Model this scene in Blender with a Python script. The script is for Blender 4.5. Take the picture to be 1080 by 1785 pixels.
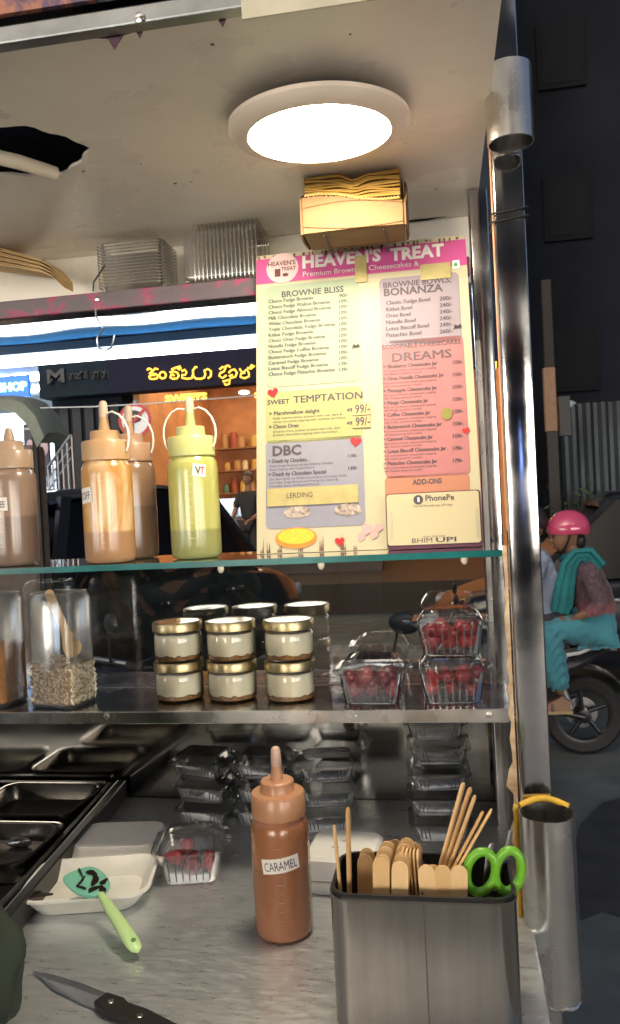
import bpy, bmesh, math, random
from mathutils import Vector, Matrix
R = math.radians
rnd = random.Random(7)
SC = bpy.context.scene
COL = SC.collection
for o in list(bpy.data.objects): bpy.data.objects.remove(o)

# ------------------------------------------------------------------ camera
EYE, FPX, PSI, RHO, HY = 1.55, 1400.0, R(9.4), math.atan(.05), 872.0
PIT = -math.atan((892.5 - HY) / FPX)
FW = Vector((-math.sin(PSI) * math.cos(PIT), math.cos(PSI) * math.cos(PIT), math.sin(PIT)))
_r0 = Vector((math.cos(PSI), math.sin(PSI), 0)); _u0 = _r0.cross(FW)
RT = _r0 * math.cos(RHO) - _u0 * math.sin(RHO)
UP = _r0 * math.sin(RHO) + _u0 * math.cos(RHO)
CAMP = Vector((0, 0, EYE))
cam = bpy.data.cameras.new('camera'); camo = bpy.data.objects.new('camera', cam); COL.objects.link(camo)
camo.matrix_world = Matrix(((RT.x, UP.x, -FW.x, 0), (RT.y, UP.y, -FW.y, 0), (RT.z, UP.z, -FW.z, EYE), (0, 0, 0, 1)))
cam.sensor_fit = 'VERTICAL'; cam.sensor_height = 36; cam.lens = FPX / 1785 * 36
cam.clip_start = .02; cam.clip_end = 400
cam.dof.use_dof = True; cam.dof.focus_distance = 1.12; cam.dof.aperture_fstop = 18
SC.camera = camo

# ------------------------------------------------------------------ world, sun, exposure (night)
wd = bpy.data.worlds.new('World'); SC.world = wd; wd.use_nodes = True
nt = wd.node_tree; bg = nt.nodes['Background']
sky = nt.nodes.new('ShaderNodeTexSky'); sky.sky_type = 'NISHITA'; sky.sun_disc = False; sky.dust_density = 6; sky.ozone_density = .4; sky.air_density = .8
sky.sun_elevation = R(25); sky.sun_rotation = R(200)
nt.links.new(sky.outputs[0], bg.inputs[0]); bg.inputs[1].default_value = .042
sn = bpy.data.lights.new('sun', 'SUN'); sn.energy = .02; sn.angle = R(12); sn.color = (.8, .88, 1)
sno = bpy.data.objects.new('sun', sn); COL.objects.link(sno)
sno.rotation_euler = (R(60), 0, R(20))
SC.view_settings.view_transform = 'Standard'; SC.view_settings.look = 'None'
SC.view_settings.gamma = 1; SC.view_settings.use_curve_mapping = False
SC.view_settings.exposure = 1.72
SC.render.engine = 'CYCLES'
cy = SC.cycles
cy.use_denoising = True; cy.max_bounces = 10; cy.transparent_max_bounces = 40; cy.glossy_bounces = 5
cy.transmission_bounces = 8; cy.diffuse_bounces = 4
cy.caustics_reflective = True; cy.caustics_refractive = False
cy.sample_clamp_indirect = 3; cy.sample_clamp_direct = 0
LED, LEDC = 27, (1, .86, .64)
TUBE, TUBEC = 5, (.80, .90, 1)
NEARL = 4.7

def P(x, y, X=None, Y=None, Z=None):
    """direction of a photo pixel followed to the plane X=, Y= or Z="""
    d = FW * FPX + RT * (x - 540) - UP * (y - 892.5)
    if X is not None: t = X / d.x
    elif Y is not None: t = Y / d.y
    else: t = (Z - EYE) / d.z
    return CAMP + d * t

# ------------------------------------------------------------------ materials
MATS = {}
def mat(name, col=(.5, .5, .5), rough=.5, metal=0, var=0, vscale=20, bump=0, bscale=60, spec=.5, alpha=1, emit=0, ecol=None,
        trans=0, sss=0, col2=None, coat=0, aniso=0, stretch=None, rvar=0, sheen=0):
    if name in MATS: return MATS[name]
    m = bpy.data.materials.new(name); m.use_nodes = True
    t = m.node_tree; b = t.nodes['Principled BSDF']
    b.inputs['Base Color'].default_value = (*col, 1)
    b.inputs['Roughness'].default_value = rough; b.inputs['Metallic'].default_value = metal
    b.inputs['Specular IOR Level'].default_value = spec
    if alpha < 1: b.inputs['Alpha'].default_value = alpha
    if trans: b.inputs['Transmission Weight'].default_value = trans
    if coat: b.inputs['Coat Weight'].default_value = coat; b.inputs['Coat Roughness'].default_value = .08
    if sss: b.inputs['Subsurface Weight'].default_value = sss; b.inputs['Subsurface Radius'].default_value = (.01, .007, .004)
    if sheen: b.inputs['Sheen Weight'].default_value = sheen
    if emit:
        b.inputs['Emission Color'].default_value = (*(ecol or col), 1); b.inputs['Emission Strength'].default_value = emit
    co = None
    if var or bump or col2 or rvar:
        tc = t.nodes.new('ShaderNodeTexCoord'); co = tc.outputs['Object']
        if stretch:
            mp = t.nodes.new('ShaderNodeMapping'); mp.inputs['Scale'].default_value = stretch
            t.links.new(co, mp.inputs[0]); co = mp.outputs[0]
    if var or col2:
        n = t.nodes.new('ShaderNodeTexNoise'); n.inputs['Scale'].default_value = vscale; n.inputs['Detail'].default_value = 6
        n.inputs['Roughness'].default_value = .62
        t.links.new(co, n.inputs['Vector'])
        rp = t.nodes.new('ShaderNodeValToRGB'); rp.color_ramp.elements[0].position = .30; rp.color_ramp.elements[1].position = .67
        c1 = tuple(max(0, c * (1 - var)) for c in col); c2 = col2 or tuple(min(1, c * (1 + var)) for c in col)
        rp.color_ramp.elements[0].color = (*c1, 1); rp.color_ramp.elements[1].color = (*c2, 1)
        t.links.new(n.outputs['Fac'], rp.inputs[0]); t.links.new(rp.outputs[0], b.inputs['Base Color'])
    if rvar:
        n = t.nodes.new('ShaderNodeTexNoise'); n.inputs['Scale'].default_value = vscale * 1.7; n.inputs['Detail'].default_value = 5
        t.links.new(co, n.inputs['Vector'])
        mr = t.nodes.new('ShaderNodeMapRange'); mr.inputs['From Min'].default_value = .3; mr.inputs['From Max'].default_value = .7
        mr.inputs['To Min'].default_value = max(.02, rough - rvar); mr.inputs['To Max'].default_value = min(1, rough + rvar)
        t.links.new(n.outputs['Fac'], mr.inputs[0]); t.links.new(mr.outputs[0], b.inputs['Roughness'])
    if bump:
        n = t.nodes.new('ShaderNodeTexNoise'); n.inputs['Scale'].default_value = bscale; n.inputs['Detail'].default_value = 5
        t.links.new(co, n.inputs['Vector'])
        bp = t.nodes.new('ShaderNodeBump'); bp.inputs['Strength'].default_value = bump; bp.inputs['Distance'].default_value = .01
        t.links.new(n.outputs['Fac'], bp.inputs['Height']); t.links.new(bp.outputs[0], b.inputs['Normal'])
    MATS[name] = m; return m

def clear(name, tint=(1, 1, 1), refl=.9, rough=.03, boost=1.0, base=0.0, bump=0, bscale=30, haze=0):
    """thin clear sheet: passes light straight through, mirrors by Fresnel"""
    if name in MATS: return MATS[name]
    m = bpy.data.materials.new(name); m.use_nodes = True; t = m.node_tree
    t.nodes.remove(t.nodes['Principled BSDF']); out = t.nodes['Material Output']
    tr = t.nodes.new('ShaderNodeBsdfTransparent'); tr.inputs[0].default_value = (*tint, 1)
    gl = t.nodes.new('ShaderNodeBsdfGlossy'); gl.inputs['Roughness'].default_value = rough; gl.inputs[0].default_value = (refl, refl, refl, 1)
    fr = t.nodes.new('ShaderNodeFresnel'); fr.inputs[0].default_value = 1.5
    mm = t.nodes.new('ShaderNodeMath'); mm.operation = 'MULTIPLY_ADD'; mm.inputs[1].default_value = boost; mm.inputs[2].default_value = base
    mm.use_clamp = True
    mx = t.nodes.new('ShaderNodeMixShader')
    t.links.new(fr.outputs[0], mm.inputs[0]); t.links.new(mm.outputs[0], mx.inputs[0])
    src = tr.outputs[0]
    if haze:      # fine scuffs scatter a little light
        df = t.nodes.new('ShaderNodeBsdfDiffuse'); df.inputs[0].default_value = (.85, .84, .80, 1); tl_ = t.nodes.new('ShaderNodeBsdfTranslucent'); tl_.inputs[0].default_value = (.85, .84, .80, 1)
        m1 = t.nodes.new('ShaderNodeMixShader'); m1.inputs[0].default_value = .4; t.links.new(df.outputs[0], m1.inputs[1]); t.links.new(tl_.outputs[0], m1.inputs[2])
        m2 = t.nodes.new('ShaderNodeMixShader'); m2.inputs[0].default_value = haze; t.links.new(tr.outputs[0], m2.inputs[1]); t.links.new(m1.outputs[0], m2.inputs[2]); src = m2.outputs[0]
    t.links.new(src, mx.inputs[1]); t.links.new(gl.outputs[0], mx.inputs[2]); t.links.new(mx.outputs[0], out.inputs[0])
    if bump:
        tc = t.nodes.new('ShaderNodeTexCoord'); n = t.nodes.new('ShaderNodeTexNoise'); n.inputs['Scale'].default_value = bscale
        t.links.new(tc.outputs['Object'], n.inputs['Vector'])
        bp = t.nodes.new('ShaderNodeBump'); bp.inputs['Strength'].default_value = bump; bp.inputs['Distance'].default_value = .01
        t.links.new(n.outputs['Fac'], bp.inputs['Height']); t.links.new(bp.outputs[0], gl.inputs['Normal']); t.links.new(bp.outputs[0], fr.inputs['Normal'])
    MATS[name] = m; return m

def glow(name, col, s):
    if name in MATS: return MATS[name]
    m = bpy.data.materials.new(name); m.use_nodes = True; t = m.node_tree
    t.nodes.remove(t.nodes['Principled BSDF'])
    e = t.nodes.new('ShaderNodeEmission'); e.inputs[0].default_value = (*col, 1); e.inputs[1].default_value = s
    t.links.new(e.outputs[0], t.nodes['Material Output'].inputs[0]); MATS[name] = m; return m

def levelmat(name, top, low, level, soft=.002, smear=None, rough=.35, sss=.25):
    """translucent bottle: sauce colour below a level in the bottle's own height, film of sauce above"""
    m = mat(name, top, .26, sss=sss); t = m.node_tree; b = t.nodes['Principled BSDF']
    tc = t.nodes.new('ShaderNodeTexCoord'); sx = t.nodes.new('ShaderNodeSeparateXYZ'); t.links.new(tc.outputs['Object'], sx.inputs[0])
    mr = t.nodes.new('ShaderNodeMapRange'); mr.inputs['From Min'].default_value = level - soft; mr.inputs['From Max'].default_value = level + soft
    t.links.new(sx.outputs['Z'], mr.inputs[0])
    mx = t.nodes.new('ShaderNodeMix'); mx.data_type = 'RGBA'
    t.links.new(mr.outputs[0], mx.inputs['Factor']); mx.inputs['A'].default_value = (*low, 1)
    n = t.nodes.new('ShaderNodeTexNoise'); n.inputs['Scale'].default_value = 26; n.inputs['Detail'].default_value = 3; n.inputs['Distortion'].default_value = 1.2
    mp = t.nodes.new('ShaderNodeMapping'); mp.inputs['Scale'].default_value = (1, 1, .35); t.links.new(tc.outputs['Object'], mp.inputs[0]); t.links.new(mp.outputs[0], n.inputs['Vector'])
    rp = t.nodes.new('ShaderNodeValToRGB'); rp.color_ramp.elements[0].position = .42; rp.color_ramp.elements[1].position = .62
    rp.color_ramp.elements[0].color = (*top, 1); rp.color_ramp.elements[1].color = (*(smear or tuple(c * 1.12 for c in top)), 1)
    t.links.new(n.outputs['Fac'], rp.inputs[0]); t.links.new(rp.outputs[0], mx.inputs['B'])
    t.links.new(mx.outputs['Result'], b.inputs['Base Color'])
    b.inputs['Coat Weight'].default_value = .5; b.inputs['Coat Roughness'].default_value = .12
    return m

STEEL = mat('brushed_steel', (.62, .60, .57), .26, 1, var=.12, vscale=9, rvar=.08, bump=.02, bscale=90)
COUNTER = mat('scuffed_steel_counter', (.64, .665, .68), .36, .77, var=.09, vscale=10, rvar=.11, bump=.035, bscale=45, stretch=(3, 14, 1))
POSTM = mat('polished_steel_tube', (.55, .54, .55), .13, 1, var=.14, vscale=7, rvar=.07, bump=.03, bscale=14)
MIRROR = mat('mirror_steel_sheet', (.40, .39, .37), .09, 1, var=.12, vscale=5, rvar=.05, bump=.03, bscale=7)
CREAM = mat('cream_panel', (.89, .83, .72), .30, var=.04, vscale=6, rvar=.06, bump=.015, bscale=12)
WHITEP = mat('white_plastic', (.80, .78, .74), .4, var=.03)
FOAM = mat('white_foam', (.80, .78, .70), .55, var=.04, vscale=40, bump=.05, bscale=300, sss=.1)
BLACK = mat('black_plastic', (.012, .012, .013), .35, var=.2)
BLACKM = mat('black_sheet', (.014, .014, .016), .3, var=.3, vscale=8)
RUBBER = mat('rubber', (.018, .018, .019), .75, var=.25, vscale=30, bump=.1)
WOOD = mat('pale_wood', (.60, .37, .15), .6, var=.14, vscale=30, stretch=(1, 1, .15), bump=.05)
KRAFT = mat('kraft_card', (.20, .118, .05), .8, var=.12, vscale=25, bump=.05, bscale=80)
NAPK = mat('yellow_brown_napkin', (0.384, 0.217, 0.037), .85, var=.16, vscale=60, bump=.05)
CLEAR = clear('clear_plastic', (.96, .96, .955), boost=1.05, base=.016, rough=.07, bump=.03, bscale=40, haze=.015)
CANM = clear('canister_acrylic', (.965, .965, .96), boost=.7, base=.0, rough=.12, haze=.04)
CLEARB = clear('clear_box_plastic', (.84, .85, .86), boost=1.2, base=.015, rough=.05, bump=.08, bscale=40)
GLASS = clear('jar_glass', (.97, .98, .97), boost=1.3)
PANE = clear('rear_pane_glass', (.82, .84, .84), boost=2.0, base=.06, rough=.01)
GOLD = mat('gold_tin', (.50, .41, .23), .34, 1, var=.15)
INK = mat('dark_print', (.06, .045, .06), .6)

# ------------------------------------------------------------------ mesh builder
class MB:
    def __init__(s): s.v = []; s.f = []; s.mi = []
    def add(s, vs, fs, mi=0):
        k = len(s.v); s.v += [Vector(v) for v in vs]
        for f in fs: s.f.append(tuple(i + k for i in f)); s.mi.append(mi)
        return s
    def box(s, x0, y0, z0, x1, y1, z1, mi=0):
        vs = [(x, y, z) for x in (x0, x1) for y in (y0, y1) for z in (z0, z1)]
        return s.add(vs, [(0, 1, 3, 2), (4, 6, 7, 5), (0, 4, 5, 1), (2, 3, 7, 6), (0, 2, 6, 4), (1, 5, 7, 3)], mi)
    def obox(s, c, size, M=None, mi=0):
        k = len(s.v); h = [a / 2 for a in size]; s.box(-h[0], -h[1], -h[2], *h, mi)
        for i in range(k, len(s.v)): s.v[i] = (M @ s.v[i] if M is not None else s.v[i]) + Vector(c)
        return s
    def tube(s, pts, r, n=10, closed=False, cap=True, mi=0, flat=1):
        pts = [Vector(p) for p in pts]; N = len(pts)
        rs = r if isinstance(r, (list, tuple)) else [r] * N
        vs = []; fs = []; prev = None
        for i, p in enumerate(pts):
            a = pts[(i - 1) % N] if (closed or i > 0) else p; b = pts[(i + 1) % N] if (closed or i < N - 1) else p
            d = (b - a); d = d.normalized() if d.length > 1e-9 else Vector((0, 0, 1))
            if prev is None:
                x = d.orthogonal().normalized() if abs(d.z) > .9 else d.cross(Vector((0, 0, 1))).normalized()
            else:
                x = (prev - d * prev.dot(d)); x = x.normalized() if x.length > 1e-6 else d.orthogonal().normalized()
            prev = x; y = d.cross(x)
            for k in range(n):
                t = 2 * math.pi * k / n; vs.append(p + (x * math.cos(t) + y * math.sin(t) * flat) * rs[i])
        for i in range(N if closed else N - 1):
            j = (i + 1) % N
            for k in range(n): fs.append((i * n + k, i * n + (k + 1) % n, j * n + (k + 1) % n, j * n + k))
        if cap and not closed:
            fs.append(tuple(range(n - 1, -1, -1))); fs.append(tuple((N - 1) * n + k for k in range(n)))
        return s.add(vs, fs, mi)
    def lathe(s, prof, n=28, c=(0, 0, 0), cap=True, mi=0, axis='z', sy=1):
        vs = []; fs = []
        for (r, z) in prof:
            for k in range(n):
                t = 2 * math.pi * k / n; a, b = r * math.cos(t), r * math.sin(t) * sy
                v = (a, b, z) if axis == 'z' else ((z, a, b) if axis == 'x' else (a, z, b))
                vs.append(Vector(v) + Vector(c))
        for i in range(len(prof) - 1):
            for k in range(n): fs.append((i * n + k, i * n + (k + 1) % n, (i + 1) * n + (k + 1) % n, (i + 1) * n + k))
        if cap:
            fs.append(tuple(range(n - 1, -1, -1))); q = (len(prof) - 1) * n; fs.append(tuple(q + k for k in range(n)))
        return s.add(vs, fs, mi)
    def prism(s, outl, a0, a1, fn=None, mi=0):
        """outline (x,z) between depth a0 and a1 along y; fn maps a point"""
        n = len(outl); fn = fn or (lambda v: v)
        vs = [fn(Vector((x, a0, z))) for x, z in outl] + [fn(Vector((x, a1, z))) for x, z in outl]
        fs = [tuple(range(n)), tuple(range(2 * n - 1, n - 1, -1))] + [(i, n + i, n + (i + 1) % n, (i + 1) % n) for i in range(n)]
        return s.add(vs, fs, mi)
    def loft(s, rings, cap=True, closed=True, mi=0):
        n = len(rings[0]); vs = [v for r in rings for v in r]; fs = []
        for i in range(len(rings) - 1):
            for k in range(n if closed else n - 1): fs.append((i * n + k, i * n + (k + 1) % n, (i + 1) * n + (k + 1) % n, (i + 1) * n + k))
        if cap: fs.append(tuple(range(n - 1, -1, -1))); q = (len(rings) - 1) * n; fs.append(tuple(q + k for k in range(n)))
        return s.add(vs, fs, mi)
    def sphere(s, c, r, n=14, m=9, mi=0, fn=None):
        rr = r if isinstance(r, (tuple, list)) else (r, r, r); vs = []; fs = []
        for i in range(m + 1):
            a = math.pi * i / m
            for k in range(n):
                t = 2 * math.pi * k / n; d = Vector((math.sin(a) * math.cos(t), math.sin(a) * math.sin(t), math.cos(a)))
                q = Vector((d.x * rr[0], d.y * rr[1], d.z * rr[2]))
                if fn: q = fn(q, d)
                vs.append(q + Vector(c))
        for i in range(m):
            for k in range(n): fs.append((i * n + k, (i + 1) * n + k, (i + 1) * n + (k + 1) % n, i * n + (k + 1) % n))
        return s.add(vs, fs, mi)
    def xf(s, M):
        s.v = [M @ v for v in s.v]; return s
    def build(s, name, m, parent=None, world=False, smooth=40, bevel=0, loc=None, kind=None, weld=False):
        me = bpy.data.meshes.new(name); off = Vector((0, 0, 0))
        if parent is not None and world: off = parent.matrix_basis.inverted() @ Vector((0, 0, 0)); MI = parent.matrix_basis.inverted(); vs = [MI @ v for v in s.v]
        elif loc is not None: vs = [v - Vector(loc) for v in s.v]
        else: vs = s.v
        me.from_pydata([tuple(v) for v in vs], [], s.f)
        ms = m if isinstance(m, (list, tuple)) else [m]
        for x in ms: me.materials.append(x)
        if len(ms) > 1: me.polygons.foreach_set('material_index', s.mi)
        bm = bmesh.new(); bm.from_mesh(me)
        if weld: bmesh.ops.remove_doubles(bm, verts=bm.verts, dist=1e-5)
        bmesh.ops.recalc_face_normals(bm, faces=bm.faces); bm.to_mesh(me); bm.free()
        if smooth:
            me.polygons.foreach_set('use_smooth', [True] * len(me.polygons)); me.set_sharp_from_angle(angle=R(smooth))
        me.update()
        ob = bpy.data.objects.new(name, me); COL.objects.link(ob)
        if parent is not None: ob.parent = parent
        elif loc is not None: ob.location = loc
        if bevel:
            b = ob.modifiers.new('bevel', 'BEVEL'); b.width = bevel; b.segments = 2; b.limit_method = 'ANGLE'; b.angle_limit = R(50)
        if kind: ob['kind'] = kind
        return ob

def tag(o, label, cat, group=None):
    o['label'] = label; o['category'] = cat
    if group: o['group'] = group
    return o
def thing(name, label, cat, loc=(0, 0, 0), rz=0, group=None, rx=0, ry=0):
    o = bpy.data.objects.new(name, None); COL.objects.link(o); o.empty_display_size = .05
    o.rotation_euler = (rx, ry, rz); o.location = loc
    o.matrix_basis = Matrix.Translation(Vector(loc)) @ o.rotation_euler.to_matrix().to_4x4()
    return tag(o, label, cat, group)
def dup(o, loc=None, rz=None, label=None, parent=None, top=True, rot=None):
    c = o.copy(); COL.objects.link(c); c.parent = parent
    if top:
        if loc is not None: c.location = loc
        if rz is not None: c.rotation_euler = (0, 0, rz)
        if rot is not None: c.rotation_euler = rot
        if label: c['label'] = label
    for ch in o.children: dup(ch, parent=c, top=False)
    return c
def struct(o): o['kind'] = 'structure'; return o
def rrect(w, h, r, n=5, cx=0, cz=0):
    out = []
    for sx, sz, a0 in ((1, 1, 0), (-1, 1, 90), (-1, -1, 180), (1, -1, 270)):
        for k in range(n + 1):
            a = R(a0 + 90 * k / n); out.append((cx + sx * (w / 2 - r) + r * math.cos(a), cz + sz * (h / 2 - r) + r * math.sin(a)))
    return out
def ring(w, d, r, z, n=4): return [Vector((x, y, z)) for x, y in rrect(w, d, r, n)]
def lerp(a, b, t): return a + (b - a) * t

def textmesh(s, off=0.0, res=2):
    c = bpy.data.curves.new('t', 'FONT'); c.body = s; c.offset = off; c.resolution_u = res
    o = bpy.data.objects.new('t', c); me = bpy.data.meshes.new_from_object(o)
    vs = [v.co.copy() for v in me.vertices]; fs = [tuple(p.vertices) for p in me.polygons]
    bpy.data.objects.remove(o); bpy.data.meshes.remove(me); bpy.data.curves.remove(c)
    return vs, fs
def text_into(mb, s, fn, off=0.0, mi=0, w=None, h=None):
    """lays a line of lettering: fn(a, b) maps 0..w, 0..h to a point"""
    vs, fs = textmesh(s, off)
    if not vs: return
    x0 = min(v.x for v in vs); x1 = max(v.x for v in vs); 
    sx = w / (x1 - x0); sy = h / .72
    mb.add([fn((v.x - x0) * sx, v.y * sy) for v in vs], fs, mi)

# ================================================================== SETTING
ZC, ZS, ZG, ZR = 1.03, 1.263, 1.474, 2.016
XL, XR = -1.25, .078
YF = 1.06
ROAD = -.15
asph = mat('asphalt', (.105, .115, .110), .7, var=.35, vscale=3, bump=.25, bscale=120, rvar=.15)
struct(MB().add([(-60, -40, ROAD), (60, -40, ROAD), (60, 90, ROAD), (-60, 90, ROAD)], [(0, 1, 2, 3)]).build('road', asph, smooth=0))
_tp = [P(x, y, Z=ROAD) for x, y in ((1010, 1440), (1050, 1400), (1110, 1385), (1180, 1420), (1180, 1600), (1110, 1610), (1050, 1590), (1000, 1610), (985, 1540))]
struct(MB().add([(v.x, v.y, ROAD + .004) for v in _tp], [tuple(range(9))]).build('road_shadow_patch', mat('road_shadow_patch', (.035, .036, .036), .75, var=.3, vscale=6, bump=.2), smooth=0))  # dark sheet laid on the asphalt, standing in for a shadow
pave = mat('pavement_concrete', (.30, .29, .27), .8, var=.2, vscale=6, bump=.2)
struct(MB().box(-12, -6, ROAD, 12, 1.93, 0).build('pavement', pave, bevel=.01, smooth=0))

# ================================================================== FOOD CART
cart = thing('food_cart', 'steel food cart with glass shelf, cream ceiling and scuffed counter', 'food cart', (-.58, 1.0, 0))
def cp(mb, name, m, **k): return mb.build(name, m, cart, world=True, **k)
# ceiling with ragged hole
hc = P(30, 268, Z=ZR); n = 48; x0, x1, y0, y1 = XL - .02, .0775, .752, 1.392
hole = []; outer = []
for k in range(n):
    t = 2 * math.pi * k / n
    rr = 1 + .05 * math.sin(5 * t + 1) + .035 * math.sin(11 * t)
    hole.append((hc.x + .088 * rr * math.cos(t), hc.y + .072 * rr * math.sin(t)))
    dx, dy = math.cos(t), math.sin(t)
    cand = []
    if dx > 1e-6: cand.append((x1 - hc.x) / dx)
    if dx < -1e-6: cand.append((x0 - hc.x) / dx)
    if dy > 1e-6: cand.append((y1 - hc.y) / dy)
    if dy < -1e-6: cand.append((y0 - hc.y) / dy)
    q = min(c for c in cand); outer.append((hc.x + dx * q, hc.y + dy * q))
m = MB()
m.add([(x, y, ZR) for x, y in hole] + [(x, y, ZR) for x, y in outer] + [(x, y, ZR + .004) for x, y in hole],
      [(k, (k + 1) % n, n + (k + 1) % n, n + k) for k in range(n)] + [(k, 2 * n + k, 2 * n + (k + 1) % n, (k + 1) % n) for k in range(n)])
for cx, cy_ in ((x0, y0), (x1, y0), (x0, y1), (x1, y1)):   # close the corners
    ks = sorted(range(n), key=lambda k: (outer[k][0] - cx) ** 2 + (outer[k][1] - cy_) ** 2)[:2]
    m.add([(outer[ks[0]][0], outer[ks[0]][1], ZR), (cx, cy_, ZR), (outer[ks[1]][0], outer[ks[1]][1], ZR)], [(0, 1, 2)])
cp(m, 'ceiling_panel', CREAM, smooth=0)
cp(MB().box(XL - .05, .70, ZR + .07, .078, 1.9, ZR + .09), 'roof', mat('roof_underside', (.035, .045, .08), .5, var=.3), smooth=0)
cp(MB().box(.0742, .755, ZR + .001, .0775, 1.392, ZR + .068), 'side_fascia', CREAM, smooth=0)
for px, py, r_ in ((370, 78, .0018), (305, 320, .0022), (333, 317, .0014), (145, 299, .0018), (245, 286, .0009), (610, 60, .001), (760, 330, .002)):
    q = P(px, py, Z=ZR - .0008); cp(MB().prism([(q.x + r_ * (1.4 if k % 2 else .8) * math.cos(R(45 * k)), q.y + r_ * .6 * math.sin(R(45 * k))) for k in range(8)], ZR - .0012, ZR - .0002, fn=lambda v: Vector((v.x, v.z, v.y))), 'dirt_speck', mat('ceiling_dirt', (.16, .11, .06), .9), smooth=0)
# front fascia: printed vinyl over a steel angle
vin = mat('marbled_vinyl_print', (.13, .055, .075), .3, col2=(.50, .38, .30), vscale=7, bump=.05)
vt = vin.node_tree
rp = [x for x in vt.nodes if x.type == 'VALTORGB'][0]; cr = rp.color_ramp
for pos, c in ((.40, (.10, .06, .12)), (.47, (.42, .16, .09)), (.53, (.07, .045, .09)), (.60, (.33, .42, .42))):
    e = cr.elements.new(pos); e.color = (*c, 1)
[x for x in vt.nodes if x.type == 'TEX_NOISE'][0].inputs['Distortion'].default_value = 1.6
cp(MB().box(XL - .05, .728, ZR + .018, .078, .734, ZR + .11), 'front_fascia', vin, smooth=0)
cp(MB().box(XL - .05, .735, ZR - .006, .078, .7505, ZR + .012), 'steel_trim', mat('dull_steel_trim', (.30, .32, .33), .35, 1, var=.2), smooth=0, bevel=.002)
pt = P(455, 14, Y=.733)
cp(MB().box(pt.x - .017, .7255, pt.z - .012, pt.x + .12, .7272, pt.z + .05), 'tape_patch', mat('old_tape', (.55, .50, .36), .6, var=.1, bump=.1), smooth=0)
for px, py, w in ((195, 62, .05), (240, 42, .03), (385, 22, .03)):
    q = P(px, py, Y=.748); out = [(-w, .012), (w, .012), (w * .7, 0), (w * .2, -.003), (0, -.016), (-.006, -.004), (-w * .6, 0)]
    cp(MB().prism([(q.x + a, q.z + b + .004) for a, b in out], .7512, .7522), 'torn_vinyl', mat('torn_vinyl', (.07, .03, .05), .6), smooth=0)
q = P(243, 31, Y=.734)
cp(MB().lathe([(.0055, 0), (.005, .002), (.002, .003)], 12, axis='y').xf(Matrix.Translation((q.x, .7345, q.z)) @ Matrix.Scale(-1, 4, (0, 1, 0))), 'screw_head', STEEL)

# posts
def post(x, y, z0, z1, w=.038):
    return cp(MB().prism([(x + a, y + b) for a, b in rrect(w, w, .004, 3)], z0, z1, fn=lambda v: Vector((v.x, v.z, v.y))), 'post', POSTM, smooth=30)
PX, PY = .098, 1.04
post(PX, PY, .05, 2.35)
post(.075, 1.285, .05, ZR - .002, .03)
post(XL - .03, PY, .05, ZR + .066); post(XL - .03, 1.30, .05, ZR - .002, .03)
# round holders welded on the front of the post
def holder(pxt, pyt, pyb, r, strap, dx=.002):
    a = P(pxt, pyt, Y=PY - .019 - r); zb = P(pxt + 25, pyb, Y=PY - .019 - r).z
    x = PX + dx; y = PY - .0205 - r
    m = MB(); n_ = 36; prof = [(r - .002, zb), (r, zb), (r, a.z), (r - .002, a.z)]
    m.lathe(prof + [prof[0]], n_, (x, y, 0), cap=False)
    o = cp(m, 'pole_holder', STEEL, smooth=30)
    return o, x, y, zb, a.z
h1, hx, hy, hz0, hz1 = holder(875, 122, 250, .0275, False)
h2, hx, hy, lz0, lz1 = holder(945, 1415, 1730, .0325, True, .007)
yel = mat('yellow_strap', (.60, .36, .03), .6, var=.2, vscale=40)
m = MB().tube([(hx - .0345, hy + .012 - .002 * math.sin(k), lz1 + .004 - (lz1 - lz0) * .86 * k / 12) for k in range(13)], .004, 8, flat=.5)
m.tube([(hx - .029 + .058 * k / 10, hy + .022 + .010 * math.sin(math.pi * k / 10), lz1 - .001 + .006 * math.sin(math.pi * k / 10)) for k in range(11)], .004, 8)
o = m.build('strap', yel, smooth=60); o.parent = cart; o.matrix_parent_inverse = cart.matrix_basis.inverted()
weld = MB()
weld.tube([(hx + .0315 * math.cos(R(200 + 14 * k)), hy + .0325 * math.sin(R(200 + 14 * k)), lz0 + .0018 * math.sin(k * 2.3)) for k in range(12)], [.0018 + .0012 * abs(math.sin(k * 1.7)) for k in range(12)], 6)
cp(weld, 'weld_bead', STEEL)
# black wire ties around the post
wire = mat('black_wire', (.012, .012, .013), .4)
for dz in (0, .010):
    z = P(885, 385, Y=1.02).z + dz; a = .0215
    m = MB().tube([(PX - a, PY - a, z), (PX + a, PY - a, z + .004), (PX + a, PY + a, z + .002), (PX - a, PY + a, z)], .0014, 6, closed=True)
    cp(m, 'wire_tie', wire)
# counter, shelves, panes
cp(MB().box(XL, .68, ZC - .03, XR + .004, 1.37, ZC), 'counter_top', COUNTER, smooth=0, bevel=.003)
cp(MB().box(XL + .02, .72, .1, XR - .03, 1.36, ZC - .032), 'cabinet', STEEL, smooth=0)
cp(MB().box(XL, 1.372, ZC - .03, XR + .004, 1.378, ZS - .012), 'back_panel', MIRROR, smooth=0)
cp(MB().box(XL, 1.222, ZS - .010, XR + .004, 1.372, ZS - .007), 'deck_sheet', STEEL, smooth=0)
cp(MB().box(XR - .002, 1.075, ZC + .001, XR + .003, 1.37, ZS - .014), 'side_panel', BLACKM, smooth=0)
sh = MB().box(XL, 1.078, ZS - .003, XR, 1.221, ZS)
cp(sh, 'steel_shelf', mat('shelf_steel', (.50, .52, .56), .2, 1, var=.14, vscale=9, rvar=.1, bump=.04, bscale=25), smooth=0)
cp(MB().box(XL, 1.0725, ZS - .0165, XR + .006, 1.0775, ZS + .001), 'shelf_lip', STEEL, smooth=0, bevel=.001)
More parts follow.
